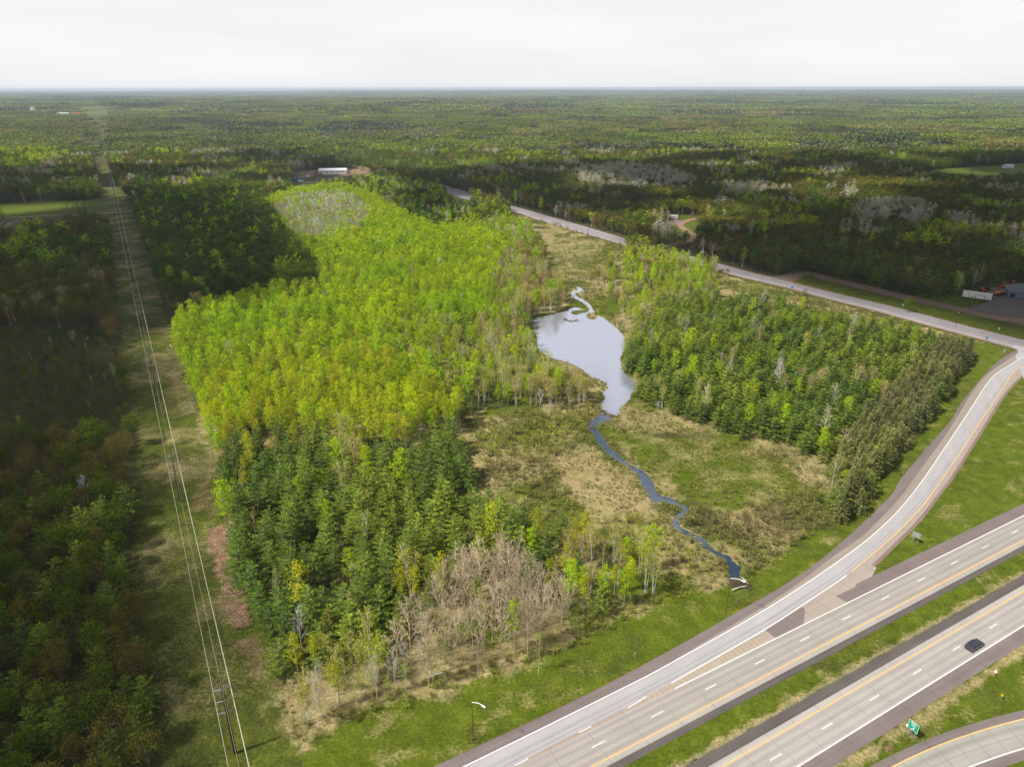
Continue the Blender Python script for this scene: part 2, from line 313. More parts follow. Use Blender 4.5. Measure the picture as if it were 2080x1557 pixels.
CLEARINGS = [[(100, 244), (115, 235), (170, 232), (180, 244), (150, 248)], [(390, 236), (430, 232), (475, 236), (440, 240)], [(1085, 229), (1105, 225), (1130, 228), (1100, 231)], [(1310, 250), (1330, 245), (1420, 246), (1450, 252), (1390, 257)], [(930, 272), (1000, 268), (1110, 274), (1100, 279), (960, 278)], [(140, 255), (150, 245), (165, 246), (170, 258)]]
EXCL = [CORR, FIELD_L, MEADOW_R, LOTS, YARD_FAR, DRIVE_OPEN] + CLEARINGS
MARSH_N = [(1080, 470), (1110, 462), (1200, 485), (1255, 497), (1225, 520), (1210, 560), (1190, 575), (1150, 570), (1115, 520)]

# ------------------------------------------------------------------ ground sheet
def axis(lo, hi, step, lo_far, hi_far, g=1.13):
    a = list(np.arange(lo, hi + 0.01, step)); s = step
    while a[-1] < hi_far: s *= g; a.append(a[-1] + s)
    s = step; b = []
    x = lo
    while x > lo_far: s *= g; x -= s; b.append(x)
    return np.array(b[::-1] + a)
gx = axis(-330, 330, 2.0, -30000, 30000); gy = axis(70, 760, 2.0, -900, 34000)
X, Y = np.meshgrid(gx, gy); nx, ny = len(gx), len(gy)
U, V = PX(X, Y, 0.0)
Z = terrain(X, Y)
S_ = (X - HO[0]) * HD[0] + (Y - HO[1]) * HD[1]; O_ = (X - HO[0]) * HN[0] + (Y - HO[1]) * HN[1]
med = np.clip(1 - np.abs(O_ + 6.0) / 2.6, 0, 1); Z = Z - 0.35 * med * (S_ > -200) * (S_ < 800)
jit = (fbm(X, Y, 7, 31) - 0.5) * 9; jit2 = (fbm(X, Y, 9, 77) - 0.5) * 9
Uj, Vj = PX(X + jit * 0.6, Y + jit2 * 0.6, 0.0)
def zone(poly): return inpoly(Uj, Vj, poly).astype(float)
front = (Y > 40)
in_hwy = zone(HWY) * front; in_corr = zone(CORR) * front; in_prop = zone(PROP) * front
d_w = dist_line(X, Y, ramp_asph_out); d_main = dist_line(X, Y, main_mid)
lush = np.zeros_like(X); dry = np.zeros_like(X); dirt = np.zeros_like(X)
# verge: bright grass beside the pavement, dry tangle towards the trees
lush = np.where(in_hwy > 0, 1.0 - 0.55 * np.clip((fbm(X, Y, 11, 301) - .45) * 4, 0, 1), lush)
dry = np.where(in_hwy > 0, np.clip((fbm(X, Y, 5, 302, 4) - .45) * 2.2, 0, .42), dry)
outer = in_hwy * (O_ > 11) * (d_w > 9.5) * (inpoly(U, V, [(560, 2300), (560, 1300), (1300, 1180), (1760, 960), (2000, 690), (1990, 760), (1800, 1080), (1560, 1260), (1000, 1557), (700, 2300)]))
k = np.clip((d_w - 9.5) / 6, 0, 1)
dry = np.where(outer > 0, k * (0.22 + 0.62 * np.clip((fbm(X, Y, 6, 3, 4) - 0.42) * 6, 0, 1)), dry)
lush = np.where(outer > 0, 1 - dry * 0.9, lush)
medd = ((O_ < -7.3) & (O_ > -9.5)) | ((O_ < -23) & (O_ > -25.5)); dry = np.where(medd & (in_hwy > 0), 0.75, dry)
lush = np.where(in_corr > 0, 0.42 + 0.4 * (fbm(X, Y, 22, 8) - 0.5), lush)
dry = np.where(in_corr > 0, 0.30 + 1.1 * (fbm(X, Y, 14, 12) - 0.42), dry)
for pl in ([(425, 1075), (455, 1062), (480, 1090), (490, 1180), (512, 1250), (500, 1280), (462, 1260), (450, 1200), (420, 1110)],):
    dirt = np.where(zone(pl) > 0, 0.95, dirt)
for pl in ([(470, 1290), (545, 1290), (590, 1370), (600, 1460), (540, 1480), (500, 1400)], [(425, 800), (470, 1000), (440, 1010)], [(340, 690), (365, 760), (380, 800), (345, 790)], [(380, 960), (445, 1000), (430, 1060), (390, 1040)]):
    dirt = np.where((zone(pl) > 0) & (fbm(X, Y, 6, 55) > 0.42), 0.45, dirt)
mar = (in_prop > 0) & (in_hwy == 0)
mn = fbm(X, Y, 16, 21)
lush = np.where(mar, 0.45 + 1.6 * (mn - 0.5), lush)
dry = np.where(mar, np.clip(0.5 + 2.6 * (fbm(X, Y, 13, 44) - 0.47), 0, 1), dry)
for pl, a, b in (([(1140, 930), (1190, 900), (1210, 910), (1300, 1000), (1310, 1040), (1220, 1050), (1150, 1000)], 0.15, 0.95),
                 ([(1215, 870), (1300, 880), (1450, 900), (1600, 950), (1640, 1010), (1480, 1040), (1380, 1000), (1300, 940)], 0.85, 0.35),
                 ([(1640, 850), (1700, 960), (1690, 990), (1600, 900)], 0.3, 0.85),
                 ([(1200, 590), (1230, 640), (1290, 720), (1285, 740), (1215, 650)], 0.75, 0.4),
                 ([(1080, 650), (1150, 628), (1170, 600), (1185, 612), (1195, 632), (1140, 640)], 0.95, 0.1),
                 ([(1090, 470), (1230, 490), (1200, 560), (1150, 560)], 0.6, 0.6)):
    q = zone(pl) * mar; wv = np.clip(q, 0, 1)
    lush = np.where(wv > 0, a + 0.9 * (mn - 0.5), lush); dry = np.where(wv > 0, b + 0.9 * (fbm(X, Y, 7, 91) - 0.5), dry)
for pl in (FIELD_L, MEADOW_R, LOTS, DRIVE_OPEN): lush = np.where((zone(pl) > 0) & front, 0.95, lush)
for pl in CLEARINGS: lush = np.where((zone(pl) > 0) & front, 0.8, lush); dry = np.where((zone(pl) > 0) & front, 0.5, dry)
dirt = np.where((zone(YARD_FAR) > 0) & front, 0.2 + 0.9 * (fbm(X, Y, 14, 9) > .52), dirt)
dirt = np.where(inpoly(U, V, [(430, 236), (380, 240), (395, 234), (470, 234)]) & front, 0.8, dirt)
dirt = np.where(zone([(1790, 1512), (1800, 1500), (1812, 1506), (1828, 1490), (1840, 1498), (1818, 1516)]) > 0, 0.95, dirt)
for ln, ww in ((front_rd, 6.5), (drive, 3.5), (left_rd, 4), (main_mid, 9.5)):
    dirt = np.maximum(dirt, 0.9 * np.clip((ww - dist_line(X, Y, ln)) / 2 + 0.5, 0, 1) * front)
dw = dist_line(X, Y, pond_w[::3] + [pond_w[0]])
dd = dist_line(X, Y, stream_w[::3] + [stream_w[0]])
bank = np.clip(1 - np.minimum(dw, dd) / 1.6, 0, 1) * (Y > 40); dirt = np.maximum(dirt, bank * 0.45)
vs = np.stack([X.ravel(), Y.ravel(), Z.ravel()], 1)
idx = np.arange(nx * ny).reshape(ny, nx)
fa = np.stack([idx[:-1, :-1].ravel(), idx[:-1, 1:].ravel(), idx[1:, 1:].ravel(), idx[1:, :-1].ravel()], 1)
gm = bpy.data.meshes.new("ground"); gm.from_pydata(vs.tolist(), [], fa.tolist())
for nm, arr in (('lush', lush), ('dry', dry), ('dirt', dirt)):
    a = gm.attributes.new(nm, 'FLOAT', 'POINT'); a.data.foreach_set('value', np.clip(arr, 0, 1).ravel().astype(np.float32))
gm.polygons.foreach_set('use_smooth', [True] * len(gm.polygons))
ground = bpy.data.objects.new("ground", gm); SC.collection.objects.link(ground)
tag(ground, kind='structure')
def ground_mat():
    m, n, l, b = new_mat("ground_cover")
    tc = n.new("ShaderNodeTexCoord")
    def noise(s, d=5, r=0.6, vec=None):
        q = n.new("ShaderNodeTexNoise"); q.inputs['Scale'].default_value = s; q.inputs['Detail'].default_value = d; q.inputs['Roughness'].default_value = r
        l.new(vec or tc.outputs['Object'], q.inputs['Vector']); return q.outputs['Fac']
    def ramp(f, stops):
        q = n.new("ShaderNodeValToRGB"); e = q.color_ramp.elements
        e[0].position, e[0].color = stops[0][0], (*stops[0][1], 1); e[1].position, e[1].color = stops[-1][0], (*stops[-1][1], 1)
        for p, c in stops[1:-1]: k_ = e.new(p); k_.color = (*c, 1)
        l.new(f, q.inputs['Fac']); return q.outputs['Color']
    def attr(nm): q = n.new("ShaderNodeAttribute"); q.attribute_name = nm; return q.outputs['Fac']
    def mix(f, a, b_):
        q = n.new("ShaderNodeMix"); q.data_type = 'RGBA'; l.new(f, q.inputs['Factor']); l.new(a, q.inputs['A']); l.new(b_, q.inputs['B']); return q.outputs['Result']
    def math_(op, a, b_=None, c=None):
        q = n.new("ShaderNodeMath"); q.operation = op
        for i, v_ in enumerate((a, b_, c)):
            if v_ is None: continue
            if isinstance(v_, (int, float)): q.inputs[i].default_value = v_
            else: l.new(v_, q.inputs[i])
        return q.outputs[0]
    fine = noise(1.4, 6, 0.75); mid = noise(0.22, 5, 0.65); big = noise(0.03, 4, 0.6)
    cf = math_('ADD', math_('MULTIPLY', fine, 0.6), math_('MULTIPLY', mid, 0.4))
    floor_c = ramp(cf, [(0.32, (0.028, 0.033, 0.010)), (0.5, (0.075, 0.078, 0.024)), (0.68, (0.14, 0.125, 0.05))])
    lush_c = ramp(cf, [(0.34, (0.036, 0.054, 0.005)), (0.5, (0.088, 0.120, 0.008)), (0.66, (0.18, 0.20, 0.024))])
    dry_c = ramp(cf, [(0.34, (0.12, 0.115, 0.035)), (0.5, (0.28, 0.235, 0.10)), (0.64, (0.50, 0.38, 0.21))])
    dirt_c = ramp(cf, [(0.34, (0.10, 0.065, 0.04)), (0.5, (0.24, 0.145, 0.09)), (0.66, (0.44, 0.28, 0.18))])
    def edge(a_):  # break up the sheet's soft borders with the noise of the cover itself
        return math_('SMOOTHSTEP' if False else 'MULTIPLY', math_('ADD', a_, math_('MULTIPLY', math_('SUBTRACT', cf, 0.5), 1.6)), 1.0)
    def clampf(f, lo, hi):
        q = n.new("ShaderNodeMapRange"); q.inputs['From Min'].default_value = lo; q.inputs['From Max'].default_value = hi; l.new(f, q.inputs['Value']); return q.outputs[0]
    c = mix(clampf(edge(attr('lush')), 0.15, 0.6), floor_c, lush_c)
    c = mix(clampf(edge(attr('dry')), 0.3, 0.8), c, dry_c)
    c = mix(clampf(edge(attr('dirt')), 0.25, 0.75), c, dirt_c)
    bm = n.new("ShaderNodeMapRange"); bm.inputs['To Min'].default_value = 0.72; bm.inputs['To Max'].default_value = 1.25; l.new(big, bm.inputs['Value'])
    sc_ = n.new("ShaderNodeVectorMath"); sc_.operation = 'SCALE'; l.new(c, sc_.inputs[0]); l.new(bm.outputs[0], sc_.inputs['Scale'])
    # far woodland colour: mosaics of stands, dark and light
    fb = noise(0.0045, 6, 0.6); fc = noise(0.05, 3, 0.7)
    far_c = ramp(math_('ADD', math_('MULTIPLY', fb, 0.7), math_('MULTIPLY', fc, 0.3)), [(0.36, (0.018, 0.032, 0.012)), (0.46, (0.06, 0.085, 0.016)), (0.54, (0.085, 0.075, 0.03)), (0.62, (0.10, 0.14, 0.02))])
    sep = n.new("ShaderNodeSeparateXYZ"); l.new(tc.outputs['Object'], sep.inputs[0])
    c = mix(clampf(sep.outputs['Y'], 3500, 9000), sc_.outputs[0], far_c)
    l.new(c, b.inputs['Base Color']); b.inputs['Roughness'].default_value = 0.95; b.inputs['Specular IOR Level'].default_value = 0.1
    bp = n.new("ShaderNodeBump"); bp.inputs['Strength'].default_value = 0.8; bp.inputs['Distance'].default_value = 0.5
    l.new(cf, bp.inputs['Height']); l.new(bp.outputs[0], b.inputs['Normal'])
    return m
gm.materials.append(ground_mat())

# ------------------------------------------------------------------ paved surfaces
def pave_mat(name, stops, joints=0.0, tracks=None, crack=0.0, long_j=(), rough=0.85, shade=0.17):
    """pavement: colours from noise in road metres, saw joints every few metres and worn wheel tracks"""
    m, n, l, b = new_mat(name)
    uv = n.new("ShaderNodeUVMap"); sx = n.new("ShaderNodeSeparateXYZ"); l.new(uv.outputs[0], sx.inputs[0])
    def math_(op, a, b_=None):
        q = n.new("ShaderNodeMath"); q.operation = op
        for i, v_ in enumerate((a, b_)):
            if v_ is None: continue
            if isinstance(v_, (int, float)): q.inputs[i].default_value = v_
            else: l.new(v_, q.inputs[i])
        return q.outputs[0]
    def noise(scale, vec, d=4): q = n.new("ShaderNodeTexNoise"); q.inputs['Scale'].default_value = scale; q.inputs['Detail'].default_value = d; l.new(vec, q.inputs['Vector']); return q.outputs['Fac']
    st = n.new("ShaderNodeVectorMath"); st.operation = 'MULTIPLY'; st.inputs[1].default_value = (0.02, 1.1, 1); l.new(uv.outputs[0], st.inputs[0])
    streak = noise(1.0, st.outputs[0]); blot = noise(0.12, uv.outputs[0]); fine = noise(2.5, uv.outputs[0], 5)
    f = math_('ADD', math_('ADD', math_('MULTIPLY', streak, 0.45), math_('MULTIPLY', blot, 0.3)), math_('MULTIPLY', fine, 0.25))
    q = n.new("ShaderNodeValToRGB"); e = q.color_ramp.elements
    e[0].position, e[0].color = 0.36, (*stops[0], 1); e[1].position, e[1].color = 0.64, (*stops[1], 1); l.new(f, q.inputs['Fac']); c = q.outputs['Color']
    dark = None
    def add(dk):
        nonlocal dark
        dark = dk if dark is None else math_('MAXIMUM', dark, dk)
    if joints:
        jm = math_('PINGPONG', sx.outputs[0], joints / 2); slab = math_('LESS_THAN', jm, 0.10)
        wob = math_('GREATER_THAN', noise(0.35, uv.outputs[0], 2), 0.36); add(math_('MULTIPLY', math_('MULTIPLY', slab, wob), 0.26))
    for o_ in long_j:
        add(math_('MULTIPLY', math_('LESS_THAN', math_('ABSOLUTE', math_('SUBTRACT', sx.outputs[1], o_)), 0.07), 0.22))
    if tracks:
        for o_ in tracks:
            dst = math_('ABSOLUTE', math_('SUBTRACT', sx.outputs[1], o_)); mr = n.new("ShaderNodeMapRange"); mr.interpolation_type = 'SMOOTHSTEP'
            mr.inputs['From Min'].default_value = 0.75; mr.inputs['From Max'].default_value = 0.1; mr.inputs['To Max'].default_value = shade; l.new(dst, mr.inputs['Value']); add(mr.outputs[0])
    if crack:
        vo = n.new("ShaderNodeTexVoronoi"); vo.feature = 'DISTANCE_TO_EDGE'; vo.inputs['Scale'].default_value = 0.13; l.new(uv.outputs[0], vo.inputs['Vector'])
        add(math_('MULTIPLY', math_('MULTIPLY', math_('LESS_THAN', vo.outputs['Distance'], 0.010), math_('GREATER_THAN', blot, 0.52)), crack))
    if dark is not None:
        k_ = n.new("ShaderNodeMath"); k_.operation = 'SUBTRACT'; k_.inputs[0].default_value = 1.0; l.new(dark, k_.inputs[1])
        s_ = n.new("ShaderNodeVectorMath"); s_.operation = 'SCALE'; l.new(c, s_.inputs[0]); l.new(k_.outputs[0], s_.inputs['Scale']); c = s_.outputs[0]
    l.new(c, b.inputs['Base Color']); b.inputs['Roughness'].default_value = rough; b.inputs['Specular IOR Level'].default_value = 0.25
    return m
M['conc'] = pave_mat('tan_concrete', ((0.315, 0.285, 0.255), (0.40, 0.365, 0.335)), joints=9.2, tracks=(0.95, 2.75, 4.55, 6.35), long_j=(3.6,))
M['conc2'] = pave_mat('tan_concrete_lower', ((0.335, 0.305, 0.28), (0.43, 0.395, 0.365)), joints=7.5, tracks=(-13.4, -15.2, -17.0, -18.8), long_j=(-16.1,))
M['ramp_conc'] = pave_mat('blue_grey_concrete', ((0.325, 0.312, 0.322), (0.425, 0.408, 0.418)), tracks=(1.1, 2.9))
M['ramp2_conc'] = pave_mat('grey_green_concrete', ((0.28, 0.27, 0.235), (0.37, 0.355, 0.315)), joints=4.6, tracks=(1.8,), long_j=(3.3,))
M['gore'] = pave_mat('pinkish_concrete', ((0.30, 0.25, 0.215), (0.385, 0.325, 0.285)), joints=6.0)
M['gore_lines'] = pave_mat('ribbed_tan_concrete', ((0.33, 0.27, 0.21), (0.41, 0.345, 0.275)), joints=1.4)
M['asph'] = pave_mat('brown_asphalt', ((0.15, 0.12, 0.115), (0.215, 0.178, 0.17)), joints=9.0)
M['asph_d'] = pave_mat('dark_asphalt', ((0.08, 0.069, 0.065), (0.135, 0.115, 0.108)))
M['road'] = pave_mat('grey_purple_asphalt', ((0.25, 0.225, 0.238), (0.34, 0.31, 0.325)), tracks=(-3.2, -1.4, 1.4, 3.2), long_j=(0.0,), shade=0.12)
M['shoulder_c'] = pave_mat('worn_concrete_shoulder', ((0.25, 0.212, 0.18), (0.33, 0.285, 0.245)), joints=6.0)
M['gravel'] = pave_mat('pink_gravel', ((0.17, 0.115, 0.10), (0.27, 0.19, 0.165)))
M['gravel_red'] = pave_mat('red_gravel', ((0.24, 0.135, 0.10), (0.36, 0.22, 0.165)))
M['lot'] = pave_mat('lot_asphalt', ((0.13, 0.108, 0.105), (0.19, 0.155, 0.155)), )
M['paint_w'] = simple('white_road_paint', (0.82, 0.82, 0.80), 0.7, var=0.10, scale=0.6)
M['paint_o'] = simple('orange_yellow_road_paint', (0.80, 0.46, 0.13), 0.7, var=0.12, scale=0.6)

def sheet(name, A, B, z, mat, uvs=None, kind='structure', n=None, taper_z=False):
    """pavement strip between the lines A and B"""
    n = n or max(2, int(resample(A, 2)[1][-1] / 3.0))
    a, ta = resample(A, n); b, tb = resample(B, n)
    v = np.zeros((2 * n, 3)); v[:n, :2] = a; v[n:, :2] = b; v[:, 2] = z
    me = bpy.data.meshes.new(name)
    fc = [(i + 1, i, n + i, n + i + 1) for i in range(n - 1)]
    me.from_pydata(v.tolist(), [], fc)
    if me.polygons[0].normal.z < 0: me.flip_normals()
    uv = me.uv_layers.new(name='UVMap')
    wdt = np.hypot(*(a - b).T)
    for lp in me.loops:
        i = lp.vertex_index
        if uvs == 'hwy':
            s_, o_ = SO(v[i, :2]); uv.data[lp.index].uv = (s_, o_)
        elif uvs == 'mid': uv.data[lp.index].uv = (ta[i % n], (-1 if i < n else 1) * wdt[i % n] / 2)
        else: uv.data[lp.index].uv = (ta[i % n], 0 if i < n else wdt[i % n])
    me.materials.append(mat); me.update()
    o = bpy.data.objects.new(name, me); SC.collection.objects.link(o); return tag(o, kind=kind)
def flat_poly(name, pts, z, mat, scale_uv=True):
    from mathutils.geometry import tessellate_polygon
    tr = tessellate_polygon([[Vector((p[0], p[1], 0)) for p in pts]])
    me = bpy.data.meshes.new(name); me.from_pydata([(p[0], p[1], z) for p in pts], [], [tuple(t) for t in tr]); me.update()
    for p in me.polygons:
        if p.normal.z < 0: p.flip()
    uv = me.uv_layers.new(name='UVMap')
    for lp in me.loops: uv.data[lp.index].uv = SO(me.vertices[lp.vertex_index].co[:2])
    me.materials.append(mat); me.update()
    o = bpy.data.objects.new(name, me); SC.collection.objects.link(o); return tag(o, kind='structure')
SA, SB = -220, 700
def hs_(off, a=SA, b=SB): return [HW(a, off), HW(b, off)]
sheet('highway_road', hs_(-1.4), hs_(7.3), 0.030, M['conc'], 'hwy')
sheet('highway_inner_shoulder', hs_(-3.0), hs_(-1.4), 0.022, M['asph_d'], 'hwy')
sheet('highway_outer_shoulder', hs_(7.3, 73), hs_(11.0, 81), 0.026, M['asph'], 'hwy')
sheet('lower_highway_road', hs_(-19.95), hs_(-11.15), 0.030, M['conc2'], 'hwy')
sheet('lower_highway_inner_shoulder', hs_(-11.15), hs_(-8.9), 0.022, M['asph_d'], 'hwy')
sheet('lower_highway_shoulder', hs_(-23.1), hs_(-19.95), 0.026, M['asph'], 'hwy')
RW = smooth(ramp_white); RO = smooth(ramp_orange)
def offs(line, d):
    L = np.array(line); t = np.gradient(L, axis=0); t /= np.linalg.norm(t, axis=1)[:, None]; nn = np.stack([-t[:, 1], t[:, 0]], 1)
    return [tuple(p) for p in L + nn * d]
lowA = [HW(-220, 7.3), HW(-45, 7.3)] + offs(RO, 0.0)
sheet('ramp_road', lowA, [HW(-220, 12.3)] + offs(RW, 0.05), 0.034, M['ramp_conc'], n=260)
gup = [p for p in RO if SO(p)[0] < 92]
sheet('gore_pavement', [HW(-45, 7.3), HW(14.6, 7.3), HW(78, 7.3), HW(92, 12.8)], [HW(-45, 7.35)] + gup, 0.024, M['gore'], 'hwy', n=80)
flat_poly('gore_ribbed_pavement', [HW(8, 7.35), HW(44, 7.35)] + [HW(40.5, 10.2)] + [HW(30, 9.6), HW(14.6, 8.7), HW(6, 8.2)], 0.028, M['gore_lines'])
def C2(x, y): return (1240 + x / 5.19, 1200 + y / 5.19)
def C3(x, y): return (1600 + x / 4.325, 1000 + y / 4.325)
flat_poly('gore_dark_patch', GL([C2(1632, 410), C2(1900, 240), C2(2030, 168), C2(2052, 200), C2(2035, 345), C2(1745, 497)]), 0.029, M['asph'])
flat_poly('gore_dark_shoulder_end', GL([C3(425, 905), C3(545, 850), C3(680, 775), C3(760, 830), C3(640, 890), C3(520, 962)]), 0.029, M['asph'])
sheet('ramp_outer_shoulder', offs(RW, 0.05), smooth(ramp_asph_out), 0.020, M['asph'], n=200)
sheet('ramp_concrete_shoulder', [HW(20, 13.6)] + [p for p in offs(RW, 0.08) if p[0] > 45], smooth(ramp_conc_out), 0.025, M['shoulder_c'], n=160)
sheet('ramp_inner_shoulder', [p for p in RO if SO(p)[0] > 80], smooth(ramp_in_grass), 0.021, M['gore'], n=120)
sheet('ramp_inner_gravel', smooth(ramp_in_grass), offs(smooth(ramp_in_grass), -1.0), 0.016, M['gravel'], n=120)
flat_poly('ramp_mouth', GL([(2053, 703.7), (2060, 700.5), (2080, 704), (2170, 726), (2170, 750), (2080, 770), (2062, 722), (2068, 716), (2066, 709)]), 0.032, M['ramp_conc'])
sheet('main_road', smooth(main_near), smooth(main_far), 0.030, M['road'], 'mid', n=220)
sheet('main_road_gravel_edge', offs(smooth(main_near), -1.6), smooth(main_near), 0.018, M['gravel_red'], n=200)
sheet('frontage_road', offs(smooth(front_rd), -3.6), offs(smooth(front_rd), 3.6), 0.022, M['gravel'], n=120)
flat_poly('frontage_road_mouth', GL([(1547, 558.5), (1572, 562), (1592, 560), (1608, 556), (1620, 551), (1640, 556), (1622, 562), (1604, 570), (1612, 575), (1585, 568)]), 0.026, M['gravel'])
flat_poly('parking_lot', GL([(1988, 619), (2020, 607), (2040, 596), (2060, 590), (2300, 610), (2300, 668), (2080, 646), (2040, 640), (1990, 632), (1960, 628), (1975, 622)]), 0.028, M['lot'])
flat_poly('gravel_yard', GL([(1960, 600), (1990, 588), (2030, 580), (2080, 577), (2300, 582), (2300, 612), (2060, 592), (2036, 598), (2016, 606)]), 0.020, M['gravel'])
flat_poly('red_gravel_berm', GL([(1965, 636), (2010, 641), (2080, 646), (2300, 668), (2300, 692), (2080, 655), (2030, 651)]), 0.032, M['gravel_red'])
sheet('driveway', offs(smooth(drive), -2.3), offs(smooth(drive), 2.3), 0.022, M['gravel_red'], n=100)
flat_poly('driveway_pad', GL([(1352, 444), (1372, 444), (1388, 449), (1378, 457), (1362, 456), (1352, 452)]), 0.018, M['gravel'])
sheet('dirt_road', offs(smooth(left_rd), -2.6), offs(smooth(left_rd), 2.6), 0.022, M['gravel_red'], n=160)
sheet('side_road', GL([(955, 391), (975, 386.5), (1000, 385), (1030, 385)]), GL([(962, 397), (985, 390), (1005, 388.5), (1030, 388.5)]), 0.036, M['road'], n=20)

# painted markings, each colour of line on each road one sheet of the road
def marks(name, segs, mat, z=0.045):
    mb = MB()
    for line, w_ in segs:
        L = np.array(line, float); t = np.gradient(L, axis=0); t /= np.linalg.norm(t, axis=1)[:, None]; nn = np.stack([-t[:, 1], t[:, 0]], 1) * w_ / 2
        n = len(L); V = np.zeros((2 * n, 3)); V[:n, :2] = L + nn; V[n:, :2] = L - nn; V[:, 2] = z
        mb.add(V, [(i, n + i, n + i + 1, i + 1) for i in range(n - 1)])
    return tag(mb.obj(name, mat), kind='structure')
LW = 0.20
segs = [(hs_(7.12, 14.2), LW), (RW, LW), ([p for p in RO if SO(p)[0] < 84], LW), (hs_(-19.7), LW)]
def dash_s(px_pts):
    return [SO(G(*p))[0] for p in px_pts]
d1 = dash_s([(1380 + x / 2.9714, 1037 + y / 2.9714) for x, y in ((185, 1060), (485, 910), (760, 772), (1008, 642), (1240, 523))]); b1 = np.mean([(s_ - d1[0]) - k_ * 15.24 for k_, s_ in enumerate(d1)]) + d1[0]
for k_ in range(-9, 34): s_ = b1 + 15.24 * k_; segs.append(([HW(s_ - 1.6, 3.6), HW(s_ + 1.6, 3.6)], 0.17))
d2 = dash_s([(1380 + x / 2.9714, 1037 + y / 2.9714) for x, y in ((583, 1485), (895, 1297), (1177, 1127), (1436, 972), (1675, 827))]); b2 = np.mean([(s_ - d2[0]) - k_ * 15.24 for k_, s_ in enumerate(d2)]) + d2[0]
for k_ in range(-9, 34): s_ = b2 + 15.24 * k_; segs.append(([HW(s_ - 1.6, -16.1), HW(s_ + 1.6, -16.1)], 0.17))
for px_ in (((1046, 1554), (1073, 1540)), ((1176, 1487), (1201, 1474)), ((1275, 1437), (1313, 1414))):
    a_, b_ = G(*px_[0]), G(*px_[1]); segs.append(([a_, b_], 0.17))
marks('white_lane_markings', segs, M['paint_w'])
marks('orange_edge_markings', [(hs_(0.0), 0.24), (hs_(-12.55), 0.24), ([p for p in RO if SO(p)[0] > 84], 0.22)], M['paint_o'])
cA, cB_ = smooth(main_near), smooth(main_far)
mm = [tuple((np.array(a) + np.array(b)) / 2) for a, b in zip(resample(cA, 200)[0], resample(cB_, 200)[0])]
marks('main_road_white_markings', [(offs(cA, 2.0), 0.16), (offs(cB_, -2.0), 0.16)], M['paint_w'])
marks('main_road_yellow_markings', [(mm[k_:k_ + 2], 0.14) for k_ in range(0, 198, 4)], M['paint_o'])
# second ramp in the bottom right corner
r2_or = smooth([HW(-5, -27.6), HW(20, -27.9), HW(37.8, -28.6), HW(54.9, -30.8), HW(73.2, -35.0), HW(90, -40.5), HW(110, -49), HW(135, -62), HW(160, -80), HW(182, -104), HW(196, -135), HW(200, -170)])
r2_top = offs(r2_or, 1.75); r2_bot = offs(r2_or, -6.2); r2_w = offs(r2_or, -5.95)
sheet('loop_ramp_road', r2_or, r2_bot, 0.030, M['ramp2_conc'], n=60)
sheet('loop_ramp_upper_shoulder', r2_or, r2_top, 0.022, M['asph'], n=60)
sheet('loop_ramp_lower_shoulder', r2_bot, offs(r2_bot, -1.9), 0.022, M['asph'], n=60)
marks('loop_ramp_orange_marking', [(offs(r2_or, -0.2), 0.22)], M['paint_o']); marks('loop_ramp_white_marking', [(r2_w, LW)], M['paint_w'])

# ------------------------------------------------------------------ water
def water_mat(name='still_water', col=None):
    m, n, l, b = new_mat(name)
    b.inputs['Base Color'].default_value = (0.36, 0.38, 0.47, 1); b.inputs['Roughness'].default_value = 0.05
    b.inputs['IOR'].default_value = 2.4; b.inputs['Metallic'].default_value = 0.0 if col else 0.32; b.inputs['Specular IOR Level'].default_value = 1.0
    if col: b.inputs['Base Color'].default_value = (*col, 1)
    tc = n.new("ShaderNodeTexCoord"); no = n.new("ShaderNodeTexNoise"); no.inputs['Scale'].default_value = 1.3; no.inputs['Detail'].default_value = 3
    mp = n.new("ShaderNodeMapping"); mp.inputs['Scale'].default_value = (0.6, 1.5, 1); l.new(tc.outputs['Object'], mp.inputs[0]); l.new(mp.outputs[0], no.inputs['Vector'])
    bp = n.new("ShaderNodeBump"); bp.inputs['Strength'].default_value = 0.2; bp.inputs['Distance'].default_value = 0.12
    l.new(no.outputs['Fac'], bp.inputs['Height']); l.new(bp.outputs[0], b.inputs['Normal'])
    return m
M['water'] = water_mat()
flat_poly('pond_water', pond_w, 0.05, M['water'])
flat_poly('stream_water', stream_w, 0.045, water_mat('sky_tinted_stream_water', (0.03, 0.06, 0.11)))  # blue of the reflected sky put into the stream's base colour
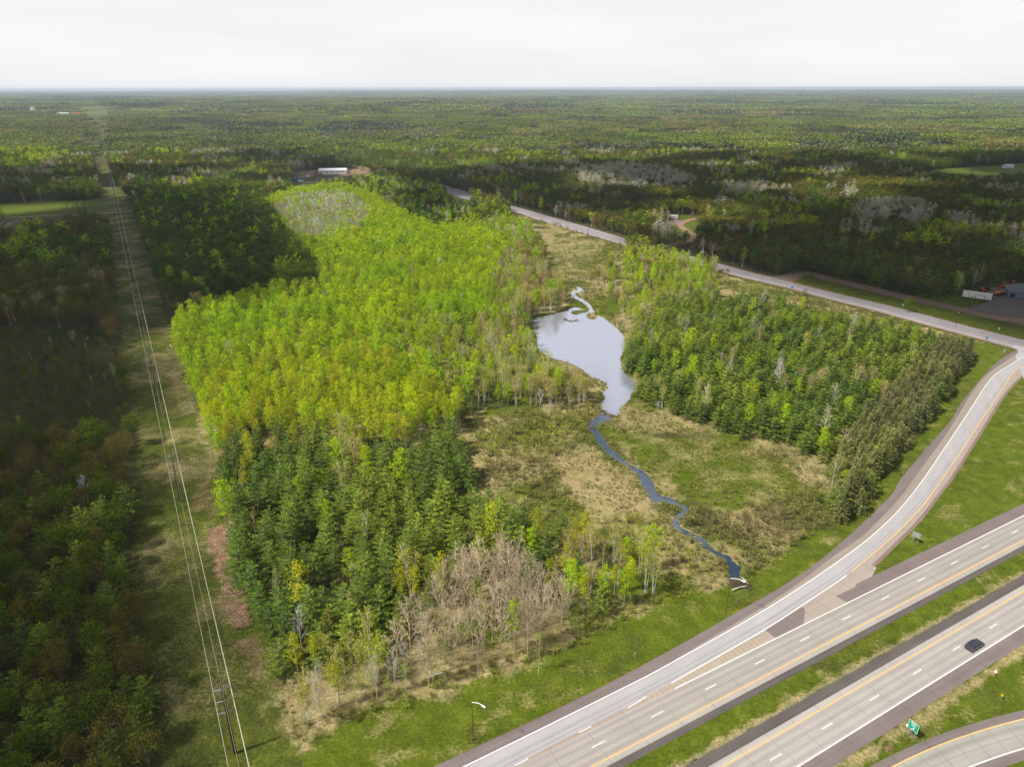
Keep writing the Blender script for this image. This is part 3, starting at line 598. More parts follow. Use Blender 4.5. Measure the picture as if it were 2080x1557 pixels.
# ------------------------------------------------------------------ trees: one builder per kind
def taper(mb, H, r, rng, lean=0.03, n=5, seg=5, mi=0, top=0.25):
    a = rng.uniform(0, 6.28); L = rng.uniform(0, lean) * H; pts = []; rs = []
    for k in range(seg + 1):
        t = k / seg; pts.append((math.cos(a) * L * t * t + rng.normal() * 0.012 * H * (0 < k), math.sin(a) * L * t * t + rng.normal() * 0.012 * H * (0 < k), H * t)); rs.append(r * (1 - t * (1 - top)))
    mb.path(pts, rs, n, mi); return np.array(pts)
def along(pts, t):
    t = np.clip(t, 0, 0.9999) * (len(pts) - 1); i = int(t); f = t - i; return pts[i] * (1 - f) + pts[i + 1] * f
def t_broad(H, Rr, base, nb, nleaf, leaf, rng, prof=0.8, tr=0.13, spread=0.5, rise=0.55, top=0.2, br=0.035):
    T, Cn = MB(), MB(); pts = taper(T, H * 0.97, tr, rng, 0.05, top=top); cs = []
    for k in range(nb):
        t = base + (0.97 - base) * (k + rng.uniform(0, 0.7)) / nb; p = along(pts, t); u = (t - base) / (1 - base)
        L = Rr * (math.sin(math.pi * min(1, (u * 0.86 + 0.10)) ** prof) ** 0.7) * rng.uniform(0.7, 1.2)
        az = k * 2.4 + rng.uniform(-0.4, 0.4); d = np.array([math.cos(az), math.sin(az), rise * rng.uniform(0.7, 1.5)])
        q = p + d * L
        if br: T.tube(p, q, br, br * 0.5, 3)
        for s_ in np.linspace(0.35, 1.0, 3): cs.append((p + d * L * s_, 0.25 + 0.35 * s_ * L / Rr))
    cs.append((along(pts, 1.0), 0.3)); per = max(2, int(nleaf / len(cs)))
    C_ = np.vstack([c + rng.normal(size=(per, 3)) * np.array([sg, sg, sg * 0.9]) * spread * 2 for c, sg in cs])
    Cn.leaves(C_, leaf, rng); return T, Cn
def t_pine(H, Rr, rng, nw=15, nbr=7, st=8, base=0.10, needle=0.62, wid=0.24, droop=0.0, pow_=1.15):
    T, Cn = MB(), MB(); pts = taper(T, H, 0.17, rng, 0.015, top=0.12); c, d, L_, W_ = [], [], [], []
    for w_ in range(nw):
        u = w_ / (nw - 1); t = base + (1 - base) * u ** 0.92; p = along(pts, min(t, 0.995)); L = Rr * ((1 - u) ** pow_) * (0.55 + 0.45 * min(1, u * 5 + 0.3)) + 0.35
        a0 = rng.uniform(0, 6.28); nb = max(4, nbr - int(u * 2))
        for k in range(nb):
            az = a0 + k * 2 * math.pi / nb + rng.uniform(-0.25, 0.25); Lb = L * rng.uniform(0.72, 1.15); el = -0.12 + 0.75 * u ** 1.5 + rng.uniform(-0.1, 0.12) - droop
            dv = np.array([math.cos(az) * math.cos(el), math.sin(az) * math.cos(el), math.sin(el)])
            if Lb > 1.0: T.tube(p, p + dv * Lb * 0.8, 0.045, 0.02, 3)
            ns = max(2, int(st * Lb / Rr + 1.5))
            for j in range(ns):
                s_ = (j + 0.6) / ns; q = p + dv * Lb * s_ + np.array([0, 0, -0.05 + 0.14 * s_ * s_ * Lb])
                for sgn in (-1, 1):
                    a2 = az + sgn * rng.uniform(0.45, 0.95); c.append(q); d.append([math.cos(a2), math.sin(a2), math.sin(el) + rng.uniform(-0.15, 0.3)]); L_.append(needle * (0.75 + 0.9 * (1 - s_) * min(1, Lb / 3)) * rng.uniform(0.8, 1.2)); W_.append(wid * rng.uniform(0.8, 1.3))
            c.append(p + dv * Lb * 0.85); d.append(dv); L_.append(needle * 1.1); W_.append(wid)
    c.append(along(pts, 0.97)); d.append([0, 0, 1.0]); L_.append(0.9); W_.append(0.2)
    Cn.frond(np.array(c), np.array(d), np.array(L_), np.array(W_), rng); return T, Cn
def t_bare(H, rng, r=0.12, lv=3, nb=13, spread=0.42, minr=0.022, base=0.25, nsub=5):
    T, Cn = MB(), MB(); pts = taper(T, H, r, rng, 0.06, top=0.2)
    def grow(p, d, L, rr, lev):
        q = p + d * L; mid = p + d * L * 0.5 + rng.normal(size=3) * L * 0.05
        Cn.tube(p, mid, rr, rr * 0.8, 3); Cn.tube(mid, q, rr * 0.8, max(minr, rr * 0.5), 3)
        if lev <= 0: return
        for k in range(nsub):
            s_ = rng.uniform(0.3, 1.0); nd = d + rng.normal(size=3) * 0.55; nd[2] += 0.25; nd /= np.linalg.norm(nd)
            grow(p + d * L * s_, nd, L * rng.uniform(0.35, 0.6), max(minr, rr * 0.55), lev - 1)
    for k in range(nb):
        t = base + (0.95 - base) * (k / nb); az = k * 2.4 + rng.uniform(-0.5, 0.5); d = np.array([math.cos(az) * spread, math.sin(az) * spread, rng.uniform(0.5, 0.9)]); d /= np.linalg.norm(d)
        grow(along(pts, t), d, H * 0.36 * (1.05 - 0.75 * t) * rng.uniform(0.7, 1.1), 0.06, lv - 1)
    return T, Cn
def t_birch(H, rng, stems=2, nleaf=520, leaf=0.34):
    T, Cn = MB(), MB(); cs = []
    for s_ in range(stems):
        a = rng.uniform(0, 6.28); L = H * rng.uniform(0.03, 0.16) * (stems > 1); h = H * rng.uniform(0.8, 1.0); pts = []; rs = []
        for k in range(6):
            t = k / 5; pts.append(np.array([math.cos(a) * (0.3 * (stems > 1) + L * t ** 1.3) + rng.normal() * 0.08, math.sin(a) * (0.3 * (stems > 1) + L * t ** 1.3) + rng.normal() * 0.08, h * t])); rs.append(0.115 * (1 - 0.75 * t))
        T.path(pts, [q * 0.85 for q in rs], 5)
        for k in range(12):
            t = 0.42 + 0.56 * k / 12; p = along(pts, t); az = k * 2.4 + rng.uniform(-.4, .4); LL = H * 0.15 * math.sin(math.pi * (0.15 + 0.8 * (t - 0.4) / 0.6)) * rng.uniform(0.7, 1.3)
            q = p + np.array([math.cos(az), math.sin(az), 0.9]) * LL * 0.8; T.tube(p, q, 0.035, 0.02, 3)
            for f in (0.6, 1.0): cs.append(p + (q - p) * f + np.array([0, 0, -0.15]))
    per = max(2, nleaf // len(cs)); C_ = np.vstack([c + rng.normal(size=(per, 3)) * np.array([0.42, 0.42, 0.55]) for c in cs]); Cn.leaves(C_, leaf, rng, up=0.1); return T, Cn
def t_round(H, Rr, rng, nclump=46, per=24, leaf=0.5, base=0.25, clump=0.42, fl=0.8):
    T, Cn = MB(), MB(); pts = taper(T, H * 0.7, 0.16, rng, 0.05); cc = np.array([0, 0, H * (base + (1 - base) / 2)]); hz = H * (1 - base) / 2; cs = []
    for k in range(nclump):
        v = rng.normal(size=3); v /= np.linalg.norm(v); v[2] = abs(v[2]) * 1.0 if rng.uniform() < 0.6 else v[2]
        q = cc + v * np.array([Rr, Rr, hz]) * rng.uniform(0.55, 1.0) * fl; cs.append(q)
        if k % 3 == 0: T.tube(along(pts, rng.uniform(0.35, 0.95)), q, 0.05, 0.02, 3)
    C_ = np.vstack([c + rng.normal(size=(per, 3)) * clump * Rr * 0.36 for c in cs]); Cn.leaves(C_, leaf, rng); return T, Cn
def t_shrub(H, Rr, rng, n=120, leaf=0.3, tw=10):
    T, Cn = MB(), MB(); C_ = []
    for k in range(tw):
        az = rng.uniform(0, 6.28); q = np.array([math.cos(az) * Rr * rng.uniform(0.2, 0.9), math.sin(az) * Rr * rng.uniform(0.2, 0.9), H * rng.uniform(0.55, 1.0)])
        T.tube((q[0] * 0.15, q[1] * 0.15, 0), q, 0.03, 0.015, 3); C_.append(q * np.array([0.85, 0.85, 0.85]) + rng.normal(size=(n // tw, 3)) * np.array([0.3, 0.3, 0.28]) * Rr * 0.8)
    C_ = np.vstack(C_); C_[:, 2] = np.clip(C_[:, 2], 0.12, None); Cn.leaves(C_, leaf, rng); return T, Cn

rg = np.random.default_rng
KIND = {   # kind: (bark, crown material, near builders, light builders for the distance)
 'aspen': ('bark_pale', 'aspen', [lambda r, k=k: t_broad(14.2 + 1.1 * k, 2.05 + 0.2 * k, 0.36, 17, 1500, 0.37, r, spread=0.40) for k in range(4)], [lambda r: t_broad(15.5, 2.4, 0.3, 9, 300, 0.8, r, spread=0.48, br=0) for k in range(3)]),
 'yellow': ('bark_pale', 'yellow', [lambda r, k=k: t_broad(15 + k, 1.7 + 0.1 * k, 0.42, 15, 950, 0.34, r, spread=0.5) for k in range(3)], [lambda r: t_broad(15.5, 2.1, 0.35, 8, 180, 0.9, r, spread=0.6, br=0) for k in range(2)]),
 'dark': ('bark_brown', 'dark', [lambda r, k=k: t_round(13.5 + k, 3.3 + 0.3 * k, r) for k in range(3)], [lambda r: t_round(14, 3.6, r, nclump=22, per=9, leaf=1.15, fl=0.85) for k in range(3)]),
 'pine': ('bark_brown', 'pine', [lambda r, k=k: t_pine(9.6 + 1.0 * k, 4.5 - 0.25 * k, r, nw=(6, 7, 8, 8)[k], nbr=(7, 6, 6, 7)[k], st=9, needle=0.85, wid=0.26, pow_=0.75, base=0.2) for k in range(4)], [lambda r: t_pine(10.8, 3.9, r, nw=6, nbr=6, st=3, needle=1.5, wid=0.75, pow_=0.8) for k in range(3)]),
 'spruce': ('bark_brown', 'spruce', [lambda r, k=k: t_pine(12 + k, 2.9, r, nw=17, nbr=7, st=7, needle=0.5, wid=0.22, droop=0.15, pow_=0.85) for k in range(3)], [lambda r: t_pine(13, 2.7, r, nw=9, nbr=6, st=2, needle=1.2, wid=0.7, droop=0.1) for k in range(2)]),
 'birch': ('bark_white', 'birch', [lambda r, k=k: t_birch(14 + k * 0.8, r, stems=(1, 2, 3, 4)[k], nleaf=(420, 760, 980, 1150)[k], leaf=0.38) for k in range(4)], [lambda r: t_birch(14.5, r, stems=2, nleaf=230, leaf=0.85) for k in range(2)]),
 'oak': ('bark_brown', 'oak', [lambda r, k=k: t_round(12.5 + k, 3.2 + 0.3 * k, r, nclump=44, per=17, leaf=0.42, fl=0.85) for k in range(3)], [lambda r: t_round(13.5, 3.7, r, nclump=20, per=8, leaf=1.05, fl=0.88) for k in range(3)]),
 'bare': ('twig_tan', 'twig_tan', [lambda r, k=k: t_bare(14.5 + k, r) for k in range(4)], [lambda r: t_bare(14, r, nb=9, lv=2, minr=0.07) for k in range(2)]),
 'grey': ('twig_grey', 'twig_grey', [lambda r, k=k: t_bare(13.5 + k, r, nb=12, spread=0.36) for k in range(3)], [lambda r: t_broad(14.5, 2.2, 0.3, 9, 300, 0.62, r, spread=0.5, br=0.08) for k in range(3)]),
 'shrub': ('bark_brown', 'shrub', [lambda r, k=k: t_shrub(1.7 + 0.5 * k, 1.2 + 0.3 * k, r) for k in range(3)], [lambda r: t_shrub(2.0, 1.6, r, n=40, leaf=0.6, tw=5)]),
}
PROTO = {}      # kind -> (list of (trunk mesh, crown mesh)), collection of whole-tree meshes near+far
def joined(name, T, Cn, mats):
    J = MB(); J.v = T.v + Cn.v; J.f = list(T.f) + [tuple(i + T.n for i in q) for q in Cn.f]; J.m = [0] * len(T.f) + [1] * len(Cn.f); J.n = T.n + Cn.n
    return J.mesh(name, mats)
for ki, (kind, (bk, lf, near, far_)) in enumerate(KIND.items()):
    col = bpy.data.collections.new("forms_" + kind); parts = []
    for j, fn in enumerate(near + far_):
        T, Cn = fn(rg(100 * ki + j)); mats = [M[bk], M[lf]]
        o = bpy.data.objects.new("%s_form_%02d" % (kind, j), joined(kind + "_form", T, Cn, mats)); col.objects.link(o)
        if j < len(near): parts.append((T.mesh(kind + "_trunk", [M[bk]]), Cn.mesh(kind + "_crown", [M[lf]])))
    PROTO[kind] = (parts, col, len(near), len(far_))

def scatter_group(col):
    ng = bpy.data.node_groups.new("scatter_" + col.name, 'GeometryNodeTree')
    ng.interface.new_socket("Geometry", in_out='INPUT', socket_type='NodeSocketGeometry'); ng.interface.new_socket("Geometry", in_out='OUTPUT', socket_type='NodeSocketGeometry')
    gi = ng.nodes.new('NodeGroupInput'); go = ng.nodes.new('NodeGroupOutput'); ip = ng.nodes.new('GeometryNodeInstanceOnPoints')
    ci = ng.nodes.new('GeometryNodeCollectionInfo'); ci.inputs['Collection'].default_value = col; ci.inputs['Separate Children'].default_value = True; ci.inputs['Reset Children'].default_value = True
    def na(nm, dt):
        q = ng.nodes.new('GeometryNodeInputNamedAttribute'); q.data_type = dt; q.inputs['Name'].default_value = nm; return next(o for o in q.outputs if o.enabled and o.name == 'Attribute')
    ip.inputs['Pick Instance'].default_value = True
    L = ng.links; L.new(gi.outputs[0], ip.inputs['Points']); L.new(ci.outputs[0], ip.inputs['Instance'])
    L.new(na('form', 'INT'), ip.inputs['Instance Index']); L.new(na('turn', 'FLOAT_VECTOR'), ip.inputs['Rotation']); L.new(na('size', 'FLOAT_VECTOR'), ip.inputs['Scale'])
    L.new(ip.outputs[0], go.inputs[0]); return ng
def stuff(name, label, cat, P, turn, size, form, col):
    P = np.asarray(P, float)
    if len(P) == 0: return
    me = bpy.data.meshes.new(name); me.from_pydata(P.tolist(), [], [])
    for nm, dt, key, arr in (('form', 'INT', 'value', np.asarray(form, np.int32)), ('turn', 'FLOAT_VECTOR', 'vector', turn), ('size', 'FLOAT_VECTOR', 'vector', size)):
        a = me.attributes.new(nm, dt, 'POINT'); a.data.foreach_set(key, np.ascontiguousarray(np.asarray(arr).ravel(), dtype=np.int32 if dt == 'INT' else np.float32))
    o = bpy.data.objects.new(name, me); SC.collection.objects.link(o); tag(o, label, cat, None, 'stuff')
    md = o.modifiers.new("scatter", 'NODES'); md.node_group = scatter_group(col); return o

# ------------------------------------------------------------------ stands, outlined as their canopies show in the photo
ST = [
 ('rnorow', [(1925, 668), (1980, 692), (1968, 725), (1900, 835), (1800, 965), (1740, 1045), (1690, 1020), (1690, 940), (1760, 830), (1850, 740)], dict(spruce=.90, pine=.05, bare=.02, birch=.03), 0.75, 3.1, 'right'),
 ('tan', [(838, 1345), (828, 1240), (900, 1190), (945, 1125), (1040, 1130), (1110, 1180), (1165, 1230), (1130, 1300), (1030, 1330), (960, 1350), (900, 1362)], dict(bare=.90, birch=.06, aspen=.04), 1.05, 4.0, 'tan'),
 ('fringe', [(600, 1480), (592, 1385), (560, 1310), (640, 1300), (700, 1270), (838, 1300), (870, 1385), (760, 1430), (660, 1475)], dict(birch=.52, bare=.10, grey=.12, yellow=.20, pine=.06), 0.9, 4.8, 'fringe'),
 ('aspbr', [(1165, 1240), (1110, 1180), (1110, 1120), (1150, 1050), (1200, 1080), (1290, 1100), (1350, 1120), (1375, 1185), (1300, 1222), (1230, 1252)], dict(aspen=.22, birch=.34, yellow=.38, pine=.06), 0.86, 4.3, 'aspbr'),
 ('pine', [(440, 940), (470, 890), (560, 862), (700, 875), (810, 900), (890, 850), (945, 870), (955, 950), (905, 990), (1000, 1000), (1050, 1050), (1150, 1050), (1110, 1120), (1040, 1130), (945, 1125), (900, 1190), (828, 1245), (700, 1270), (640, 1305), (560, 1310), (500, 1240), (480, 1120), (450, 1020)], dict(pine=.82, aspen=.05, yellow=.06, birch=.05, spruce=.02), 1.1, 5.0, 'pinew'),
 ('yellow', [(395, 800), (470, 735), (640, 715), (790, 725), (880, 790), (935, 830), (890, 855), (810, 900), (700, 878), (560, 865), (470, 892), (430, 900)], dict(yellow=.56, aspen=.40, birch=.02, pine=.02), 1.0, 3.5, 'yellow'),
 ('greyw', [(556, 424), (610, 398), (700, 392), (755, 425), (745, 462), (690, 482), (620, 492), (590, 470)], dict(grey=.66, aspen=.24, birch=.10), 1.0, 3.6, 'greyw'),
 ('birchmix', [(1000, 560), (1040, 498), (1100, 480), (1105, 540), (1150, 590), (1130, 630), (1085, 640), (1065, 660), (1085, 690), (1100, 742), (1185, 762), (1196, 795), (1110, 802), (1050, 792), (985, 795), (935, 720), (960, 650), (1010, 630)], dict(birch=.50, aspen=.18, pine=.16, oak=.10, grey=.06), 0.92, 4.2, 'birchp'),
 ('mix', [(820, 640), (900, 650), (960, 650), (935, 720), (985, 795), (960, 805), (935, 850), (880, 790), (800, 725)], dict(aspen=.48, pine=.30, birch=.22), 0.98, 4.4, 'mixw'),
 ('lime', [(345, 655), (380, 630), (520, 600), (650, 592), (655, 540), (590, 480), (548, 408), (600, 385), (680, 380), (760, 398), (820, 440), (880, 468), (960, 455), (1040, 498), (1000, 560), (1010, 630), (960, 650), (820, 640), (800, 725), (640, 715), (470, 735), (395, 800), (366, 730)], dict(aspen=.93, yellow=.04, pine=.02, grey=.01), 1.0, 4.3, 'lime'),
 ('limen', [(1000, 560), (1040, 498), (960, 455), (1010, 440), (1080, 455), (1085, 478)], dict(aspen=.5, birch=.3, grey=.2), 0.9, 4.5, 'birchp'),
 ('dkblock', [(272, 430), (282, 400), (330, 388), (420, 398), (548, 402), (590, 480), (650, 530), (652, 590), (520, 600), (380, 618), (345, 590), (320, 540), (292, 480)], dict(dark=.84, aspen=.10, pine=.06), 1.05, 5.3, 'dkblock'),
 ('behind', [(560, 385), (620, 362), (760, 358), (900, 385), (960, 408), (1040, 432), (1080, 448), (1010, 440), (960, 455), (880, 468), (820, 440), (760, 398), (680, 380)], dict(dark=.55, aspen=.22, oak=.13, grey=.10), 1.0, 5.4, 'behind'),
 ('rcon', [(1270, 705), (1295, 650), (1340, 610), (1420, 585), (1480, 590), (1500, 600), (1600, 612), (1700, 640), (1800, 645), (1925, 668), (1850, 740), (1760, 830), (1690, 940), (1660, 900), (1600, 870), (1545, 865), (1480, 850), (1400, 820), (1330, 795), (1288, 770), (1262, 735)], dict(pine=.88, aspen=.06, birch=.04, grey=.02), 0.82, 4.3, 'rcon'),
 ('rnorth', [(1262, 505), (1330, 498), (1400, 502), (1450, 545), (1500, 572), (1560, 590), (1480, 590), (1420, 585), (1340, 610), (1290, 650), (1262, 620), (1230, 590), (1222, 540)], dict(aspen=.48, birch=.20, oak=.16, grey=.08, pine=.08), 0.70, 4.4, 'rnorth'),
 ('rfront', [(1740, 1045), (1690, 1020), (1670, 960), (1700, 940), (1760, 1000)], dict(birch=.5, aspen=.3, spruce=.2), 0.8, 5.0, 'rcon'),
]
def kinds_at(x, y, r):
    """the mixed woods beyond the property: mosaics of stands"""
    u, v = PX(x, y, 9.0); n = len(x)
    a = fbm(x, y, 60, 61); b = fbm(x, y, 95, 62); c = fbm(x, y, 40, 63); q = r.uniform(size=n)
    out = np.full(n, 'dark', dtype=object)
    right = (u > 980) & (v > 300)
    out[(q < .30)] = 'oak'; out[(b > .55) & (q < .6)] = 'oak'
    out[right & (q < .50)] = 'oak'; out[(q > .92)] = 'aspen'; out[(a > .66) & (q > .5)] = 'aspen'
    out[(c > .66) & (q > .25)] = 'grey'
    out[(b < .33) & (q > .2)] = 'pine'; out[(q > .965)] = 'pine'; out[(q > .94) & (q < .965)] = 'birch'
    nearleft = (x < 0) & (v > 560)
    out[nearleft] = 'oak'; out[nearleft & (q < .34)] = 'dark'; out[nearleft & (v > 980) & (q > .62)] = 'pine'; out[nearleft & (q > .93) & (v < 900)] = 'birch'  # darker kinds planted here put part of the shade into leaf colour
    for pl, kd in (([(1735, 412), (1850, 408), (1900, 425), (1890, 452), (1740, 440)], 'grey'), ([(1920, 432), (1990, 440), (1985, 460), (1925, 455)], 'grey'), ([(1180, 345), (1260, 335), (1380, 350), (1420, 370), (1300, 385), (1180, 372)], 'grey'), ([(1470, 378), (1560, 372), (1550, 395), (1480, 398)], 'grey'),
                   ([(1560, 228), (1800, 270), (2080, 300), (2080, 332), (1840, 345), (1640, 300)], 'pine'), ([(430, 270), (640, 282), (820, 300), (930, 330), (900, 372), (800, 345), (640, 315), (420, 300)], 'pine'), ([(258, 345), (350, 338), (370, 368), (280, 378)], 'pine'), ([(830, 335), (930, 345), (935, 385), (860, 375)], 'pine')):
        s_ = inpoly(u, v, pl) & (r.uniform(size=n) < .8); out[s_] = kd
    return out
def jgrid(x0, x1, y0, y1, s, r):
    a = np.arange(x0, x1, s); b = np.arange(y0, y1, s); xx, yy = np.meshgrid(a, b); xx = xx + (np.arange(len(b)) % 2)[:, None] * s * 0.5
    return (xx + r.uniform(-.38, .38, xx.shape) * s).ravel(), (yy + r.uniform(-.38, .38, yy.shape) * s).ravel()
def mindist_ok(x, y):
    ok = np.ones(len(x), bool)
    for ln, d_ in ((main_mid, 11.5), (front_rd, 6), (drive, 4.5), (left_rd, 5)): ok &= dist_line(x, y, ln) > d_
    ok &= ~inpoly(x, y, pond_w) & ~inpoly(x, y, stream_w)
    ok &= dist_line(x, y, stream_w[::3]) > 1.5; ok &= dist_line(x, y, pond_w[::3]) > 1.5
    return ok
ROADVIS = [(1035, 415), (1100, 430), (1268, 478), (1268, 494), (1262, 600), (1462, 600), (1462, 538), (1500, 540), (1560, 552), (1700, 588), (1860, 628), (2080, 684), (2080, 720), (1985, 690), (1920, 672), (1860, 655), (1780, 632), (1700, 612), (1640, 596), (1590, 584), (1530, 570), (1463, 601), (1261, 601), (1245, 494), (1100, 452), (1040, 434)]
VIS = [ROADVIS, [(592, 356), (712, 346), (712, 356), (650, 360), (636, 372), (592, 374)], [(-50, 436), (128, 431), (128, 440), (-50, 448)], [(212, 425), (272, 422), (272, 432), (212, 436)], [(905, 381), (955, 383), (955, 402), (905, 390)]]
recs = []   # x, y, kind, stand, height scale
def hides_road(x, y, tp):
    bad = np.zeros(len(x), bool)
    for f_ in (.3, .5, .7, .85, 1.0):
        ut, vt = PX(x, y, tp * f_)
        for du in (-3, 3):
            for vp in VIS: bad |= inpoly(ut + du, vt, vp)
    return bad
r = rg(5); done = []
for nm, poly, mixk, hsc, spc, st in ST:
    us = np.array([p[0] for p in poly]); vs_ = np.array([p[1] for p in poly])
    gp = np.array([G(a, b + 60) for a, b in poly] + [G(a, b - 12) for a, b in poly])
    x, y = jgrid(gp[:, 0].min() - 20, gp[:, 0].max() + 20, gp[:, 1].min() - 20, gp[:, 1].max() + 20, spc, r)
    u, v = PX(x, y, 8.5 * hsc); ok = inpoly(u, v, poly)
    for dp in done: ok &= ~inpoly(u + r.normal(size=len(x)) * 7, v + r.normal(size=len(x)) * 5, dp)
    done.append(poly)
    ok &= ~inpoly(*PX(x, y, 0), HWY) | (np.array([st] * len(x)) == 'zz'); ok &= mindist_ok(x, y)
    x, y = x[ok], y[ok]; ks = list(mixk); kk = r.choice(ks, len(x), p=np.array([mixk[k] for k in ks]) / sum(mixk.values()))
    hh = hsc * r.uniform(0.74, 1.16, len(x)) * (0.84 + 0.32 * fbm(x, y, 25, 5))
    HT = {'pine': 11.5, 'spruce': 13}; tp = np.array([HT.get(k, 15.5) for k in kk]) * hh
    for f_ in (1.0, .8): ut, vt = PX(x, y, tp * f_); sel = inpoly(ut, vt, ROADVIS); hh = np.where(sel, hh * 0.72, hh); tp = np.where(sel, tp * 0.72, tp)
    ok = ~hides_road(x, y, tp) & ~((r.uniform(size=len(x)) < .14) & (fbm(x, y, 12, 19) > .5)); x, y, kk, hh = x[ok], y[ok], kk[ok], hh[ok]
    recs += [(x[i], y[i], kk[i], st, hh[i]) for i in range(len(x))]
allst = [p for _, p, *_ in ST]
def outside(x, y, marg=0):
    u, v = PX(x, y, 8.5); u0, v0 = PX(x, y, 0); ok = np.ones(len(x), bool)
    for p in EXCL + [HWY, PROP]: ok &= ~inpoly(u, v, p)
    for p in EXCL + [HWY]: ok &= ~inpoly(u0, v0, p)
    for p in allst: ok &= ~inpoly(u, v, p)
    return ok
for (y0, y1, spc) in ((40, 420, 5.2), (420, 800, 5.8), (800, 1400, 7.2)):
    x, y = jgrid(-y1 * 0.86 - 60, y1 * 0.86 + 60, y0, y1, spc, r)
    ok = (np.abs(x) < y * 0.86 + 60) & outside(x, y); x, y = x[ok], y[ok]; ok = mindist_ok(x, y); x, y = x[ok], y[ok]
    u, v = PX(x, y, 9.0); ok = ~((v > 900) & (x > 20)); x, y, u, v = x[ok], y[ok], u[ok], v[ok]
    kk = kinds_at(x, y, r); hh = r.uniform(0.78, 1.12, len(x)) * (0.86 + 0.3 * fbm(x, y, 45, 6)) * (1 + 0.18 * (spc > 7))
    scrub = inpoly(u, v, [(-300, 640), (205, 640), (240, 700), (262, 860), (250, 880), (-300, 880)]); hh = np.where(scrub, hh * r.uniform(0.3, 0.55, len(x)), hh)
    hide = hides_road(x, y, 14.5 * hh); x, y, kk, hh, u, v, scrub = (q_[~hide] for q_ in (x, y, kk, hh, u, v, scrub))
    recs += [(x[i], y[i], kk[i], 'lowscrub' if scrub[i] else ('lw' if (x[i] < 0 and v[i] > 430 and u[i] < 330) else 'out'), hh[i]) for i in range(len(x))]
# low willow and alder scrub over the marsh and along the wood edges
x, y = jgrid(-60, 260, 100, 640, 2.6, r); u, v = PX(x, y, 0.5)
ok = inpoly(u, v, PROP) & mindist_ok(x, y) & ~inpoly(u, v, HWY)
for p in allst: ok &= ~inpoly(*PX(x, y, 8.5), p)
dens = fbm(x, y, 17, 71); open_ = inpoly(u, v, [(1225, 875), (1300, 870), (1450, 880), (1600, 930), (1640, 1000), (1500, 1040), (1390, 1000), (1320, 950)]) | inpoly(u, v, [(1130, 930), (1190, 895), (1210, 910), (1300, 1000), (1310, 1030), (1220, 1045), (1150, 1000)]) | inpoly(u, v, [(1090, 475), (1215, 490), (1200, 560), (1120, 540)])
thick = inpoly(u, v, [(1400, 1040), (1500, 1040), (1660, 980), (1720, 1040), (1600, 1110), (1530, 1170), (1500, 1190), (1330, 1120), (1200, 1060), (1000, 980), (960, 860), (1190, 790), (1225, 850), (1190, 890), (1120, 940), (1180, 1050), (1330, 1050)])
ok &= r.uniform(size=len(x)) < np.where(open_, 0.10, np.where(thick, 0.92, np.clip((dens - 0.40) * 4, 0.12, 0.9)))
sh = [(x[i], y[i], 'shrub', 'marsh', r.uniform(0.55, 1.25) * (1.25 if thick[i] else 0.85)) for i in np.nonzero(ok)[0]]
recs += sh
# brush under the fringe along the highway side, on the power line edge and beyond the road
def brush(line, wdt, n, sc=(0.4, 1.0), st='edge'):
    L = resample(line, n)[0]; return [(L[i, 0] + r.normal() * wdt, L[i, 1] + r.normal() * wdt, 'shrub', st, r.uniform(*sc)) for i in range(n)]
recs += brush(GL([(604, 1490), (640, 1486), (760, 1436), (870, 1395), (960, 1366), (1040, 1342), (1130, 1316), (1240, 1258), (1370, 1208)]), 1.6, 150, (0.35, 0.9), 'edge')
bd = rg(41)
for ln_, wd_, n_ in ((pond_w, .8, 150), (stream_w, .7, 230)):
    L_ = resample(ln_, n_)[0]; cx0, cy0 = L_.mean(0)
    for i_ in range(n_ - 1):
        if bd.uniform() < .62:
            t_ = L_[i_ + 1] - L_[i_]; nn0 = np.array([-t_[1], t_[0]]) / (np.linalg.norm(t_) + 1e-9); p_ = L_[i_] + nn0 * .9
            if inpoly(np.array([p_[0]]), np.array([p_[1]]), ln_)[0]: p_ = L_[i_] - nn0 * .9
            recs.append((p_[0] + bd.normal() * .3, p_[1] + bd.normal() * .3, 'shrub', 'marsh', bd.uniform(.3, .75)))
recs += brush(GL([(1740, 1045), (1800, 960), (1890, 840), (1960, 735)]), 1.8, 90, (0.4, 0.9), 'edge')
recs += brush(GL([(1100, 448), (1190, 478), (1262, 500), (1330, 520), (1480, 552)]), 3, 90, (0.6, 1.2), 'edge')

REC = [q for q in recs]
kinds = np.array([q[2] for q in REC], dtype=object); xs = np.array([q[0] for q in REC]); ys = np.array([q[1] for q in REC]); stt = np.array([q[3] for q in REC], dtype=object); hs2 = np.array([q[4] for q in REC])
us, vs2 = PX(xs, ys, 7.0); vis = (us > 4) & (us < 2076) & (vs2 > 60) & (vs2 < 1545)
dcam = np.sqrt(xs ** 2 + ys ** 2 + CAM_H ** 2); shown = hs2 / dcam * np.where(kinds == 'shrub', 1, 1)
print('trees', len(REC), {k: int((kinds == k).sum()) for k in KIND})
PLACE = {
 'right': 'the tree row beside the ramp', 'tan': 'the leafless thicket by the highway',
 'fringe': 'the bottom left tip by the highway', 'aspbr': 'the grove at the stream end',
 'pinew': 'the conifers beside the power line', 'yellow': 'the yellowish belt', 'greyw': 'the pale leafless patch',
 'birchp': 'the wooded west bank of the pond', 'mixw': 'the mixed wood west of the pond', 'lime': 'the lime-green stand', 'dkblock': 'the shaded block above it',
 'behind': 'the belt beyond the lime-green stand', 'rcon': 'the conifers east of the pond', 'rnorth': 'the bright wood by the main road',
 'lw': 'the wood left of the power line', 'out': 'the woods beyond the main road', 'lowscrub': 'the low scrub left of the power line', 'marsh': 'the marsh', 'edge': 'the outer tree edge'}
PLACE['dkblock'] = 'the shaded block above the lime-green stand'
